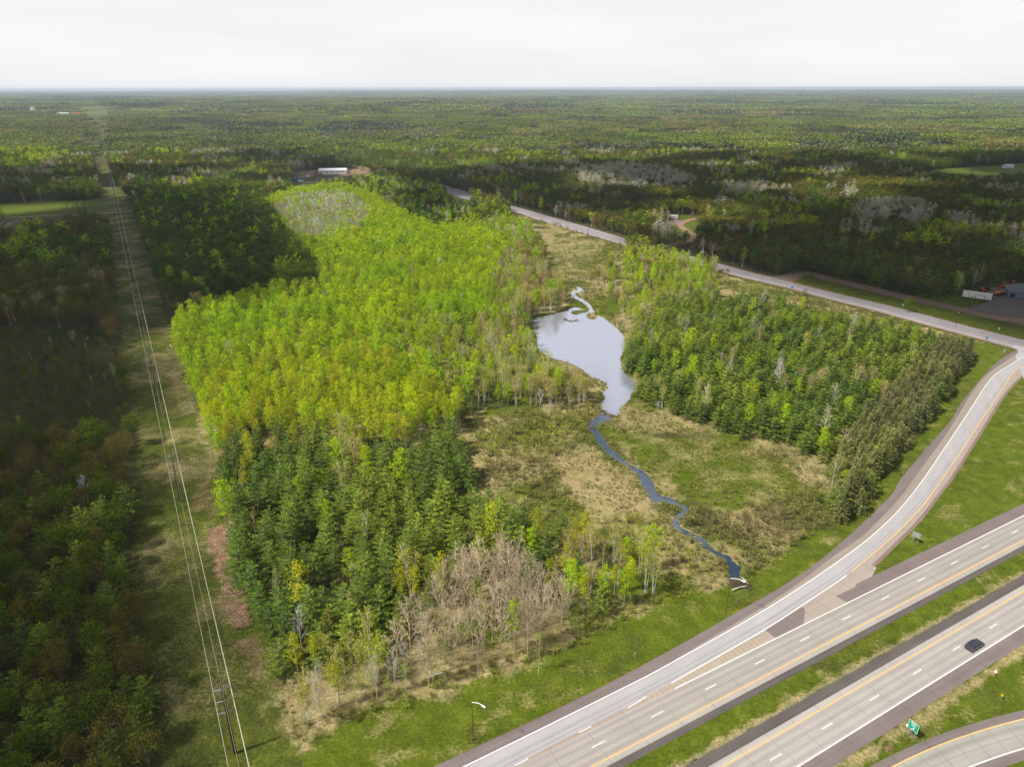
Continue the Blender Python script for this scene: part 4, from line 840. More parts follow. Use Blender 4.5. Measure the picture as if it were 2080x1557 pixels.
LOOK = {'aspen': ('aspen_tree', 'bright green aspen'), 'yellow': ('young_aspen_tree', 'yellow-green young aspen'), 'dark': ('broadleaf_tree', 'rounded dark broadleaf'), 'pine': ('pine_tree', 'star-tiered green pine'),
        'spruce': ('spruce_tree', 'drab olive spruce'), 'birch': ('birch_tree', 'white-stemmed birch'), 'oak': ('oak_tree', 'brown-olive budding oak'), 'bare': ('bare_tree', 'leafless tan tree'),
        'grey': ('leafless_tree', 'grey leafless tree'), 'shrub': ('shrub', 'olive-green shrub')}
STQ = {k: (np.quantile(vs2[(stt == k) & vis], (.33, .67)), np.quantile(us[(stt == k) & vis], (.33, .67))) for k in PLACE if ((stt == k) & vis).any()}
HQ = {k: np.quantile(hs2[kinds == k], (.25, .75)) for k in KIND if (kinds == k).any()}
CAP = {'shrub': 260}; WIDE = {'rcon': 1.32, 'right': 1.4}
cap_used = {}
for kind in KIND:
    ii = np.nonzero((kinds == kind))[0]; vi = ii[vis[ii]]; vi = vi[np.argsort(-shown[vi])][:CAP.get(kind, 290)]
    parts, col, nn_, nf_ = PROTO[kind]; nm, look = LOOK[kind]; chosen = set(vi.tolist())
    for i in vi:
        pl = PLACE[stt[i]]; k_ = int(r.integers(len(parts))); mem = STQ[stt[i]]
        dep = ('far', 'middle', 'near')[int(np.searchsorted(mem[0], vs2[i]))]; lat = ('left', 'centre', 'right')[int(np.searchsorted(mem[1], us[i]))]
        big = 'tall ' if hs2[i] > HQ[kind][1] else ('small ' if hs2[i] < HQ[kind][0] else '')
        wdf = WIDE.get(stt[i], 1.0) if kind in ('pine', 'spruce') else r.uniform(.85, 1.1)
        e = empty(nm, (xs[i], ys[i], 0), r.uniform(0, 6.28), '%s%s, %s %s part of %s' % (big, look, dep, lat, pl), 'shrub' if kind == 'shrub' else 'tree', nm.replace('_', ' ') + 's of ' + pl, float(hs2[i])); e.scale = (hs2[i] * wdf, hs2[i] * wdf, hs2[i])
        for pn, me in (('stems' if kind == 'shrub' else 'trunk', parts[k_][0]), ('foliage' if kind == 'shrub' else 'crown', parts[k_][1])):
            c = bpy.data.objects.new(pn, me); SC.collection.objects.link(c); c.parent = e
    rest = np.array([i for i in ii if i not in chosen], int)
    if len(rest):
        far = dcam[rest] > 520
        form = np.where(far, nn_ + r.integers(0, nf_, len(rest)), r.integers(0, nn_, len(rest)))
        zz = terrain(xs[rest], ys[rest]); n = len(rest)
        turn = np.stack([np.zeros(n), np.zeros(n), r.uniform(0, 6.28, n)], 1); s_ = hs2[rest]; wd = s_ * r.uniform(0.88, 1.15, n) * (np.array([WIDE.get(q_, 1.0) for q_ in stt[rest]]) if kind in ('pine', 'spruce') else 1.0) * np.where(far, 1.12, 1.0); size = np.stack([wd, wd, s_], 1)
        stuff(nm + '_woods', 'the more distant remainder of the ' + {'shrub': 'low olive-green shrubs on the marsh and edges'}.get(kind, look.split(' with ')[0] + 's of the woods'), 'shrubs' if kind == 'shrub' else 'woods', np.stack([xs[rest], ys[rest], zz - 0.1], 1), turn, size, form, col)

# grass tussocks on the marsh and the rough verges
tcol = bpy.data.collections.new("forms_tussock")
for k in range(3):
    mb = MB(); rr = rg(900 + k); n = 26; az = rr.uniform(0, 6.28, n); c = np.stack([np.cos(az) * 0.12, np.sin(az) * 0.12, np.zeros(n)], 1)
    mb.frond(c, np.stack([np.cos(az) * 0.6, np.sin(az) * 0.6, rr.uniform(0.5, 1.3, n)], 1), rr.uniform(0.5, 1.0, n), np.full(n, 0.11), rr)
    o = bpy.data.objects.new("tussock_form_%d" % k, mb.mesh("tussock_form", [M['reed']])); tcol.objects.link(o)
x, y = jgrid(-60, 200, 96, 560, 1.5, r); u, v = PX(x, y, 0)
ok = inpoly(u, v, PROP) & ~inpoly(x, y, pond_w) & ~inpoly(x, y, stream_w) & (fbm(x, y, 8, 41) > 0.46)
for p in allst: ok &= ~inpoly(*PX(x, y, 9.5), p)
x, y = x[ok], y[ok]; n = len(x); s_ = r.uniform(0.5, 1.2, n)
stuff('marsh_grass', 'dry tan and green grass tussocks covering the marsh', 'grass', np.stack([x, y, np.zeros(n)], 1), np.stack([np.zeros(n), np.zeros(n), r.uniform(0, 6, n)], 1), np.stack([s_, s_, s_], 1), r.integers(0, 3, n), tcol)

# far woods: tiles of canopy reaching to the horizon
fcol = bpy.data.collections.new("forms_far_canopy")
fmats = [leaf_mat('far_green_canopy', (0.16, 0.235, 0.03), (0.23, 0.29, 0.035), (0.15, 0.19, 0.04), trans=0.2, loc=0.0016), leaf_mat('far_brown_canopy', (0.21, 0.17, 0.05), (0.24, 0.20, 0.055), (0.17, 0.18, 0.04), trans=0.1, loc=0.0016),
         leaf_mat('far_dark_canopy', (0.04, 0.078, 0.035), (0.06, 0.10, 0.038), (0.055, 0.08, 0.04), trans=0.1, loc=0.0016), leaf_mat('far_grey_canopy', (0.20, 0.19, 0.15), (0.16, 0.15, 0.12), (0.14, 0.14, 0.10), trans=0.0, loc=0.0016)]
for k, wts in enumerate(((.80, .12, .05, .03), (.62, .24, .10, .04), (.25, .60, .08, .07), (.20, .15, .62, .03), (.45, .30, .1, .15), (.9, .05, .05, 0))):
    mb = MB(); rr = rg(300 + k); T = 110.0; xx, yy = jgrid(-T / 2, T / 2, -T / 2, T / 2, 6.6, rr)
    pick = (fbm(xx + 500 * k, yy, 30, 88) * 2.2 - 0.6 + rr.uniform(-.25, .25, len(xx))); cum = np.cumsum(wts)
    for a, b_, q in zip(xx, yy, np.clip(pick, 0, 0.999)):
        mi = int(np.searchsorted(cum, q)); mi = min(mi, 3); h = rr.uniform(11, 17); nl = 15
        v_ = rr.normal(size=(nl, 3)); v_ /= np.linalg.norm(v_, axis=1)[:, None]; v_[:, 2] = np.abs(v_[:, 2])
        w_ = 2.6 if mi == 2 else 3.6; c = np.array([a, b_, h * 0.55]) + v_ * np.array([w_, w_, h * 0.42]); mb.leaves(c, 3.1, rr, mi, up=0.2, asp=0.8)
    fcol.objects.link(bpy.data.objects.new("far_canopy_form_%d" % k, mb.mesh("far_canopy_form", fmats)))
PP, TT, SS, FF = [], [], [], []
for (y0, y1, stp, sx, sz) in ((1400, 3200, 88, 1.0, 1.0), (3200, 8000, 190, 2.1, 1.25), (8000, 26000, 520, 5.6, 1.7)):
    x, y = jgrid(-y1 * 0.86, y1 * 0.86, y0 + stp / 2 * (y0 < 1500), y1, stp, r)
    ok = (np.abs(x) < y * 0.86 + 100); u, v = PX(x, y, 8)
    if y0 < 8000:
        for p in EXCL:
            pc = np.array([G(*q) for q in p if q[1] > 190]); 
            ok &= ~inpoly(u, v, p)
        ok &= ~((np.abs((x + 55.6) * 0.8773 + (y - 102.9) * 0.48) < 12 + stp * 0.33) & (x < 0))
    x, y = x[ok], y[ok]; n = len(x); q = fbm(x, y * 1.3, 620, 64, 3); q3 = fbm(x, y * 1.3, 340, 164, 2); q2 = r.uniform(size=n)
    f = np.where(q < .34, 3, np.where(q < .46, 1, np.where(q < .54, 4, np.where(q < .64, 2, 0)))); f = np.where(q3 > .63, 5, np.where(q3 < .31, 3, f)); f = np.where(q2 < .06, 5, f)
    gone = (fbm(x, y * 1.8, 300, 210, 2) > (.73 if stp < 500 else 2)) | ((q2 > .985)); x, y, f = x[~gone], y[~gone], f[~gone]; n = len(x)
    PP.append(np.stack([x, y, terrain(x, y) - 0.5], 1)); TT.append(np.stack([np.zeros(n), np.zeros(n), r.integers(0, 4, n) * math.pi / 2 + r.uniform(-.3, .3, n)], 1))
    s_ = np.full(n, sx) * r.uniform(0.9, 1.1, n); SS.append(np.stack([s_, s_, np.full(n, sz) * r.uniform(0.85, 1.2, n)], 1)); FF.append(f)
stuff('far_woods', 'mixed woods fading to the horizon', 'woods', np.vstack(PP), np.vstack(TT), np.vstack(SS), np.concatenate(FF), fcol)
print('far tiles', sum(map(len, PP)))
# ------------------------------------------------------------------ single trees that stand out
def hero(kind, j, px, h, nm, label, cat='tree', rz=None, wide=1.0, mats=None, z=0.0):
    parts = PROTO[kind][0][j]; x, y = G(*px); base = max(v.co.z for v in parts[1].vertices)
    e = empty(nm, (x, y, z), r.uniform(0, 6.28) if rz is None else rz, label, cat, None, 1.0); s_ = h / base; e.scale = (s_ * wide, s_ * wide, s_)
    for k_, (pn, me) in enumerate((('stems' if cat == 'shrub' else 'trunk', parts[0]), ('foliage' if cat == 'shrub' else 'crown', parts[1]))):
        if mats and mats[k_]: me = me.copy(); me.materials.clear(); me.materials.append(mats[k_])
        c = bpy.data.objects.new(pn, me); SC.collection.objects.link(c); c.parent = e
    return e
M['twig_white'] = leaf_mat('bleached_twigs', (0.62, 0.60, 0.56), (0.55, 0.53, 0.5), trans=0, isl=0.15)
M['yolive'] = leaf_mat('fresh_olive_leaves', (0.30, 0.30, 0.06), (0.33, 0.31, 0.07), trans=0.2, isl=0.3)
hero('grey', 0, (185, 1047), 15, 'dead_tree', 'dead white forked tree standing alone in the shaded wood on the left', mats=(M['twig_white'], M['twig_white']), wide=0.8)
hero('grey', 1, (614, 1322), 13.5, 'dead_tree', 'pale grey dead tree at the dark conifer edge, bottom left of the stand', mats=(M['twig_white'], M['twig_white']), wide=0.8)
hero('dark', 0, (745, 1375), 11.5, 'broadleaf_tree', 'round olive-yellow leafy tree among the white birches at the bottom edge', mats=(None, M['yolive']), wide=0.85)
hero('dark', 1, (672, 1310), 11, 'broadleaf_tree', 'speckled olive tree beside the pale dead tree at the conifer edge', mats=(None, M['yolive']), wide=0.65)
hero('birch', 0, (1094, 1368), 13, 'birch_tree', 'lone thin birch on the mown grass with one tuft of leaves', wide=0.55)
for k_, (a_, b_, h_, t_) in enumerate(((622, 1466, 12.5, 1), (629, 1452, 14, 0), (647, 1472, 16, 2), (683, 1412, 15, 1), (706, 1426, 13, 0), (726, 1442, 8, 0), (728, 1402, 14, 0), (757, 1431, 9, 0), (766, 1420, 13.5, 2), (790, 1416, 7, 0), (804, 1404, 14, 0), (825, 1399, 15, 0), (855, 1392, 14.5, 0), (880, 1388, 11, 0), (905, 1380, 12, 0))):
    hero('birch' if k_ not in (2, 8, 10, 11, 12) else 'bare', t_, (a_, b_), h_, 'birch_tree', ['first', 'second', 'third', 'fourth', 'fifth', 'sixth', 'seventh', 'eighth', 'ninth', 'tenth', 'eleventh', 'twelfth', 'thirteenth', 'fourteenth', 'fifteenth'][k_] + ' white-stemmed tree from the left along the bottom edge of the stand', wide=0.75, mats=(M['bark_white'], None if k_ not in (2, 8, 10, 11, 12) else M['twig_grey']))['group'] = 'white-stemmed trees along the bottom edge'
hero('grey', 2, (1335, 832), 4.2, 'dead_shrub', 'silvery leafless shrub just right of the beaver dam', 'shrub', wide=2.0, mats=(M['twig_white'], M['twig_white']))
hero('shrub', 1, (1310, 815), 5.0, 'shrub', 'rounded yellow-green willow above the silvery leafless shrub', 'shrub', mats=(None, M['yellow']), wide=1.0)
hero('shrub', 2, (1488, 868), 5.2, 'shrub', 'bright yellow-green bush at the top edge of the open marsh', 'shrub', mats=(None, M['yellow']), wide=1.1)
hero('pine', 1, (1534, 866), 6.0, 'pine_tree', 'small rounded pine beside the bright yellow-green bush', wide=1.5)
hero('aspen', 1, (1710, 1008), 10, 'aspen_tree', 'bright lime tree at the lower end of the right-hand tree row', wide=1.1)
hero('birch', 1, (1757, 965), 9, 'birch_tree', 'twin-stemmed white birch at the grass edge near the ramp', wide=0.7)
hero('pine', 2, (1630, 628), 13, 'pine_tree', 'tall lone pine beside the main road signs')
hero('pine', 0, (1507, 655), 15, 'pine_tree', 'big dark pine standing above the others below the main road', wide=1.0, mats=(None, M['spruce']))
hero('pine', 0, (1532, 650), 13.5, 'pine_tree', 'dark pine just right of the big one below the main road', wide=0.95, mats=(None, M['spruce']))
hero('dark', 2, (1842, 634), 9.5, 'bush', 'large round dark bush between main road and frontage road', 'bush', wide=1.6)
hero('dark', 0, (1645, 576), 8.0, 'bush', 'tall olive bush at the frontage road mouth', 'bush', wide=1.3)
hero('dark', 1, (1631, 572), 6.0, 'bush', 'small bush left of the olive bush at the frontage road mouth', 'bush', wide=1.4)
hero('spruce', 0, (6, 446), 13, 'spruce_tree', 'dark spruce at the left end of the dirt road', wide=1.3, mats=(None, M['pine']))
for k_, (a_, b_, h_) in enumerate(((128, 438, 9), (140, 439, 14), (152, 438, 11), (162, 439, 15), (176, 440, 16), (186, 440, 15), (194, 441, 13))):
    hero('spruce', k_ % 3, (a_, b_), h_, 'spruce_tree', ['shortest', 'second', 'third', 'fourth', 'tallest, fifth', 'sixth', 'last'][k_] + ' dark spruce from the left in the clump on the dirt road', wide=1.1, mats=(None, M['pine']))['group'] = 'dark spruces in the clump by the dirt road'
hero('pine', 1, (1971, 362), 14, 'pine_tree', 'lone dark pine on the green meadow at the right', wide=1.4)
hero('grey', 0, (1500, 440), 12, 'dead_tree', 'thin dead white trunk above the driveway loop', wide=0.4, mats=(M['twig_white'], M['twig_white']))
hero('birch', 2, (1447, 566), 17, 'birch_tree', 'tall white birch beside the main road near the dark car')

# ------------------------------------------------------------------ power line
PD = np.array([-51.15, 93.6]); PD /= np.linalg.norm(PD); PN = np.array([PD[1], -PD[0]]); P0 = np.array([-55.6, 102.9]); SPAN = 106.6
ARM_Z = (16.8, 13.9, 11.0); ang = math.atan2(PN[1], PN[0])
def pole(k):
    p = P0 + PD * SPAN * k; z0 = float(terrain(p[0], p[1]))
    e = empty('power_pole', (p[0], p[1], z0), ang)
    mb = MB(); mb.tube((0, 0, -0.3), (0, 0, 20.1), 0.34, 0.17, 8); mb.obj('pole', M['rust_pole'], e)
    for z in ARM_Z:
        mb = MB()
        for sg in (-1, 1):
            pts = [np.array([sg * t * 1.62, 0, z + 0.38 * (t ** 0.6) - 0.02]) for t in (0, .3, .65, 1.0)]; mb.path(pts, [0.11, 0.09, 0.075, 0.06], 4)
        a = mb.obj('crossarm', M['insul'], e)
        for sg in (-1, 1):
            mi_ = MB(); x_ = sg * 1.6
            for q in range(5): mi_.tube((x_, 0, z + 0.33 - q * 0.13), (x_, 0, z + 0.27 - q * 0.13), 0.11, 0.06, 6)
            mi_.obj('insulator', M['insul'], a)
    return e
ordn = ['nearest', 'second nearest', 'third nearest', 'fourth', 'fifth', 'sixth', 'seventh', 'eighth', 'ninth', 'tenth', 'eleventh', 'twelfth', 'thirteenth', 'fourteenth', 'fifteenth', 'sixteenth', 'seventeenth', 'eighteenth']
p_first = pole(0)
for k_ in range(0, 18):
    e = p_first if k_ == 0 else copy_tree(p_first)
    p = P0 + PD * SPAN * k_; e.location = (p[0], p[1], float(terrain(p[0], p[1])))
    if k_ in (0, 1, 2): tag(e, '%s brown steel power pole with three crossarms in the grass corridor' % ordn[k_], 'power pole', 'power poles of the grass corridor')
    else: tag(e, '%s brown power pole counting away along the grass corridor' % ordn[k_], 'power pole', 'power poles of the grass corridor')
def span_line(nm, off, zz, rad, mat, sag, label):
    mb = MB()
    for k in range(-2, 18):
        a = P0 + PD * SPAN * k + PN * off; b = a + PD * SPAN; za = float(terrain(*a)) + zz; zb = float(terrain(*b)) + zz; pts = []
        n = 10
        for i in range(n + 1):
            t = i / n; q = a * (1 - t) + b * t; pts.append((q[0], q[1], za * (1 - t) + zb * t - 4 * sag * t * (1 - t)))
        mb.path(pts, [rad] * (n + 1), 4)
    return tag(mb.obj(nm, mat), label, 'power line', 'wires of the power line')
for j, z in enumerate(ARM_Z):
    for sg, side in ((-1, 'left'), (1, 'right')):
        span_line('power_line', sg * 1.6, z - 0.35, 0.034, M['wire'], 2.3, '%s %s wire strung between the power poles of the corridor' % (('upper', 'middle', 'lower')[j], side))
span_line('power_line', 0, 20.1, 0.022, M['wire'], 1.8, 'thin top wire joining the tips of the power poles')

# ------------------------------------------------------------------ street lamps, signs, markers
def lamp(px, h, az, arm, label):
    x, y = G(*px); e = empty('street_lamp', (x, y, 0), az, label, 'street lamp')
    mb = MB(); mb.tube((0, 0, 0), (0, 0, 0.4), 0.16, 0.14, 8); mb.tube((0, 0, 0.4), (0, 0, h), 0.075, 0.05, 6); mb.obj('post', M['rust_pole'], e)
    mb = MB(); pts = [(arm * t, 0, h + 0.75 * math.sin(t * math.pi * 0.55)) for t in np.linspace(0, 1, 7)]; mb.path(pts, [0.075] * 7, 6); mb.obj('arm', M['white'], e)
    mb = MB(); zz = pts[-1][2]
    mb.add([(arm - 0.1, -0.1, zz - 0.1), (arm + 0.5, -0.24, zz - 0.12), (arm + 0.95, -0.15, zz - 0.1), (arm + 0.95, 0.15, zz - 0.1), (arm + 0.5, 0.24, zz - 0.12), (arm - 0.1, 0.1, zz - 0.1), (arm, 0, zz + 0.1), (arm + 0.5, 0, zz + 0.16), (arm + 0.9, 0, zz + 0.05)],
           [(0, 1, 7, 6), (1, 2, 8, 7), (2, 3, 8), (3, 4, 7, 8), (4, 5, 6, 7), (5, 0, 6), (5, 4, 3, 2, 1, 0)]); mb.obj('lamp_head', M['white'], e); return e
lamp((961, 1503), 10.4, math.atan2(-0.55, 0.83), 2.4, 'street lamp with white curved arm on the grass at the bottom edge')
lamp((1474, 1242), 10.4, math.atan2(-0.6, 0.8), 2.8, 'street lamp with white arm beside the stream end and stick pile')
lamp((1940.6, 664), 8.0, math.atan2(-0.8, -0.6), 1.8, 'street lamp on the far verge of the main road')
def panel(nm, px, wd, ht, z0, face, front, posts, label, back=None, cat='road sign', thick=0.05):
    """face = compass direction (rad) the panel looks to"""
    x, y = G(*px); e = empty(nm, (x, y, 0), face + math.pi / 2, label, cat)       # panel front faces local -y
    mb = MB(); mb.box((0, 0, z0 + ht / 2), (wd, thick, ht)); mb.obj('panel', back or M['steel'], e)
    mb = MB(); mb.box((0, -thick / 2 - 0.006, z0 + ht / 2), (wd - 0.03, 0.008, ht - 0.03)); mb.obj('face', front, e)
    for xx in posts: mb = MB(); mb.box((xx, thick / 2 + 0.06, (z0 + ht * 0.9) / 2), (0.10, 0.10, z0 + ht * 0.9)); mb.obj('post', M['steel'], e)
    return e
def text(body, size, parent, loc, mat, nm='lettering'):
    cu = bpy.data.curves.new(nm, 'FONT'); cu.body = body; cu.size = size; cu.align_x = 'CENTER'; cu.align_y = 'CENTER'; cu.extrude = 0.004; cu.offset = size * 0.012
    t = bpy.data.objects.new('tmp', cu); SC.collection.objects.link(t); bpy.context.view_layer.update()
    me = bpy.data.meshes.new_from_object(t.evaluated_get(bpy.context.evaluated_depsgraph_get())); bpy.data.objects.remove(t); me.materials.clear(); me.materials.append(mat)
    o = bpy.data.objects.new(nm, me); SC.collection.objects.link(o); o.parent = parent; o.location = loc; o.rotation_euler = (math.pi / 2, 0, 0); return o
# the exit gore sign faces traffic coming from the lower left
sgn_face = math.atan2(-HD[1], -HD[0]) - 0.05
ex = panel('exit_sign', (1849, 1497), 2.6, 2.5, 2.2, sgn_face, M['sign_green'], (-0.8, 0.8), 'green exit sign reading EXIT 191 with a white arrow, in the bottom right grass', thick=0.06)
mb = MB(); fy = -0.045
for c, d in (((0, fy, 4.64), (2.46, 0.008, 0.07)), ((0, fy, 2.26), (2.46, 0.008, 0.07)), ((-1.22, fy, 3.45), (0.07, 0.008, 2.42)), ((1.22, fy, 3.45), (0.07, 0.008, 2.42))): mb.box(c, d)
mb.obj('border', M['sign_white'], ex)
ex.scale = (0.82, 0.82, 0.9)
text('EXIT', 0.72, ex, (0, -0.05, 4.22), M['sign_white']); text('191', 0.85, ex, (0, -0.05, 3.55), M['sign_white'])
mb = MB(); mb.add([(-0.42, -0.05, 2.42), (-0.30, -0.05, 2.36), (0.10, -0.05, 2.78), (0.24, -0.05, 2.62), (0.42, -0.05, 3.12), (-0.08, -0.05, 3.02), (0.0, -0.05, 2.88)], [(0, 1, 2, 6), (6, 2, 4), (2, 3, 4), (6, 4, 5)]); mb.obj('arrow', M['sign_white'], ex)
panel('highway_sign', (1858, 1101), 2.3, 1.5, 1.9, math.atan2(HD[1], HD[0]) + 0.1, M['steel'], (-0.7, 0.7), 'grey-backed highway sign on two posts in the grass between ramp and highway')
def marker(px, col, h, label, round_=True, cat='marker'):
    x, y = G(*px); e = empty('delineator', (x, y, 0), sgn_face + math.pi / 2, label, cat)
    mb = MB(); mb.tube((0, 0, 0), (0, 0, h), 0.05, 0.05, 5); mb.obj('post', M['steel'], e)
    mb = MB(); n = 10; V = [(0.24 * math.cos(i * 2 * math.pi / n), yy, h + 0.1 + 0.34 * math.sin(i * 2 * math.pi / n)) for yy in (-0.04, 0.0) for i in range(n)]
    mb.add(V, [tuple(range(n)), tuple(range(2 * n - 1, n - 1, -1))] + [(i, n + i, n + (i + 1) % n, (i + 1) % n) for i in range(n)]); mb.obj('reflector', col, e)
marker((2019.5, 1372), M['sign_white'], 1.2, 'white oval delineator in the grass near the right edge')
marker((2032.5, 1420), M['amber'], 1.2, 'amber delineator in the grass near the right edge')
marker((1840, 1482), M['sign_white'], 1.3, 'white oval delineator just left under the green exit sign')
marker((1850, 1489), M['amber'], 1.1, 'amber delineator just right under the green exit sign')
marker((1289, 1335), M['steel'], 1.1, 'small grey delineator on the grass above the highway shoulder')
fm = math.atan2(main_mid[20][1] - main_mid[30][1], main_mid[20][0] - main_mid[30][0])
panel('route_sign', (2002.5, 694), 0.9, 1.8, 1.3, -math.pi / 2 - 0.3, M['blue'], (0,), 'small blue and white route sign at the near edge of the main road')
a_ = panel('route_sign', (2050, 706), 0.8, 0.8, 2.6, -math.pi / 2 + 0.4, M['steel'], (0,), 'cluster of small route signs at the mouth of the ramp')
for k_ in range(2): mb = MB(); mb.box((0, -0.04, 2.0 - k_ * 0.75), (0.7, 0.05, 0.6)); mb.obj('plate', M['sign_white'], a_)
panel('road_sign', (2038.5, 718), 1.9, 1.2, 1.0, -math.pi / 2 + 0.5, M['sign_white'], (-0.5, 0.5), 'low pale blue-white sign on the grass corner by the ramp mouth')
panel('road_sign', (2028, 674), 0.8, 0.9, 1.6, -math.pi / 2, M['sign_white'], (0,), 'small white sign on the far verge at the right')
panel('road_sign', (1608, 590), 1.5, 1.4, 1.5, -math.pi / 2 - 0.2, M['blue'], (-0.4, 0.4), 'pair of blue-backed signs at the near edge of the main road')
panel('road_sign', (1833, 625), 0.8, 0.8, 1.5, -math.pi / 2, M['sign_white'], (0,), 'tiny white sign by the large round dark bush')
panel('road_sign', (925, 383), 1.9, 1.8, 2.2, -math.pi / 2 - 0.2, M['sign_green'], (-0.6, 0.6), 'far green road sign at the side road junction')
def upole(px, h, label, arms=True):
    x, y = G(*px); e = empty('utility_pole', (x, y, 0), 0.6, label, 'utility pole'); mb = MB(); mb.tube((0, 0, 0), (0, 0, h), 0.16, 0.11, 6); mb.obj('pole', M['bark_brown'], e)
    if arms: mb = MB(); mb.box((0, 0, h - 0.6), (2.2, 0.12, 0.14)); mb.obj('crossarm', M['bark_brown'], e)
for p_, h_, lb in (((1194, 479), 11, 'thin utility pole on the near side of the main road, left of the trees'), ((1546, 573), 6, 'short pole at the near edge of the main road before the frontage road'), ((1387, 502), 10, 'dark utility pole left of two at the driveway loop'), ((1407, 499), 12, 'taller utility pole right of two at the driveway loop'),
                  ((931, 384), 11, 'far utility pole at the side road junction'), ((1830, 592), 7, 'thin pole behind the large round dark bush')): upole(p_, h_, lb, h_ > 8)
# cable barrier along the lower carriageway
cb = empty('cable_barrier', (*HW(0, -8.75), 0), math.atan2(HD[1], HD[0]), 'thin wire cable barrier on posts between the two carriageways', 'barrier')
for k_ in range(-3, 55): mb = MB(); mb.box((k_ * 4.0, 0, 0.42), (0.09, 0.07, 0.85)); mb.obj('post', M['steel'], cb)
mb = MB()
for z in (0.5, 0.65, 0.8): mb.tube((-40, 0, z), (230, 0, z), 0.02, 0.02, 4)
mb.obj('cable', M['steel'], cb)

# ------------------------------------------------------------------ vehicles
def car(px, az, L, Wd, Hh, paint, label, cat='car', suv=True, z=0.036):
    x, y = G(*px); e = empty('parked_car' if z < 0.03 else 'car', (x, y, z), az, label, cat); k = L / 4.8
    prof = [(-2.35, .35), (-2.4, .75), (-2.3, 1.02), (-2.15, 1.1), (1.0, 1.08), (2.2, .92), (2.38, .7), (2.35, .35)]
    cab = [(-2.2, 1.09), (-1.95, 1.62), (-1.6, 1.70), (0.2, 1.68), (1.05, 1.08)] if suv else [(-1.7, 1.07), (-0.95, 1.44), (0.3, 1.44), (1.15, 1.05)]
    def ext(P, w_, w2=None):
        n = len(P); w2 = w2 or [w_] * n; V = [(a * k, -q * Wd / 2, b * Hh / 1.7) for (a, b), q in zip(P, w2)] + [(a * k, q * Wd / 2, b * Hh / 1.7) for (a, b), q in zip(P, w2)]
        mb = MB(); mb.add(V, [tuple(range(n))[::-1], tuple(range(n, 2 * n))] + [(i, (i + 1) % n, n + (i + 1) % n, n + i) for i in range(n)]); return mb
    b = ext(prof, 1, [.96, 1, 1, .97, .97, .94, .92, .94]).obj('body', paint, e)
    ext(cab, .9, [.93] + [.80] * (len(cab) - 2) + [.9]).obj('window', M['glass'], e)
    mb = MB(); q = cab[1:-1]; mb.box(((q[0][0] + q[-1][0]) / 2 * k, 0, q[0][1] * Hh / 1.7 + 0.07), ((q[-1][0] - q[0][0]) * k * 0.92, Wd * 0.76, 0.06)); mb.obj('roof', paint, e)
    for xx in (-1.5, 1.5):
        for yy in (-1, 1):
            mb = MB(); mb.tube((xx * k, yy * Wd * 0.36, .34), (xx * k, yy * Wd * 0.49, .34), .34, .34, 12); w_ = mb.obj('wheel', M['black'], e)
            mb = MB(); mb.tube((xx * k, yy * Wd * 0.491, .34), (xx * k, yy * Wd * 0.497, .34), .2, .2, 10); mb.obj('rim', M['steel'], w_)
    for yy in (-1, 1): mb = MB(); mb.box((2.36 * k, yy * Wd * .34, .72 * Hh / 1.7), (0.08, .34, .16)); mb.obj('headlight', M['sign_white'], e); mb = MB(); mb.box((-2.38 * k, yy * Wd * .38, .85 * Hh / 1.7), (0.06, .2, .22)); mb.obj('tail_light', M['red'], e)
    return e
ha = math.atan2(HD[1], HD[0])
sC = SO(G(1980, 1315))[0]; cx_, cy_ = HW(sC, -17.95)
c_ = car((1980, 1315), ha, 5.1, 2.0, 1.8, M['car_dark'], 'dark blue-grey car in the right lane of the lower carriageway'); c_.location = (cx_, cy_, 0.036)
rd = math.atan2(main_mid[17][1] - main_mid[16][1], main_mid[17][0] - main_mid[16][0])
car((1442, 536), rd, 4.8, 1.9, 1.7, M['car_dark'], 'dark car on the main road beside the tall white birch')
def trailer_house(px, az, L, W_, H_, wall, label, nm, cat, rows, wheels=True):
    x, y = G(*px); e = empty(nm, (x, y, 0), az, label, cat)
    mb = MB(); mb.box((0, 0, 0.9 + H_ / 2), (L, W_, H_)); mb.obj('wall', wall, e)
    mb = MB(); mb.box((0, 0, 0.9 + H_ + 0.08), (L + 0.2, W_ + 0.2, 0.15)); mb.obj('roof', M['white'], e)
    for a_, b_, w_, h_, mt in rows: mb = MB(); mb.box((a_, -W_ / 2 - 0.03, 0.9 + b_), (w_, 0.07, h_)); mb.obj('window', mt, e)
    for a_ in (-L * .35, -L * .25, L * .3, L * .38):
        mb = MB(); mb.tube((a_, -W_ * .46, .45), (a_, -W_ * .3, .45), .45, .45, 10); mb.obj('wheel', M['black'], e)
    return e
pA, pB = np.array(G(1953, 604)), np.array(G(2011, 612)); tz = math.atan2(*(pB - pA)[::-1]); pm = (1983, 607.5)
rows = []
for k_ in range(7): rows.append((-4.4 + k_ * 1.75, 2.45, 1.0, .45, M['steel'] if k_ != 3 else M['blue']))
for k_ in (0, 1, 2, 5, 6): rows.append((-4.2 + k_ * 1.75, .75, .8, .5, M['glass']))
for k_ in (2, 4, 5): rows.append((-4.4 + k_ * 1.75, 1.6, 1.0, .28, M['brown_wall']))
trailer_house(pm, tz, 15.5, 2.9, 3.4, M['white'], 'long white office trailer with small windows beside the parking lot', 'office_trailer', 'trailer', rows)
trailer_house((1366, 445), -0.35, 10.5, 2.8, 3.0, M['cream'], 'cream camper trailer parked at the driveway loop', 'camper_trailer', 'camper', [(-3, 1.9, 1.4, .7, M['glass']), (0.5, 1.9, 1.2, .7, M['glass']), (2.2, 1.4, .8, 1.9, M['glass']), (4, 1.9, .9, .6, M['glass'])])
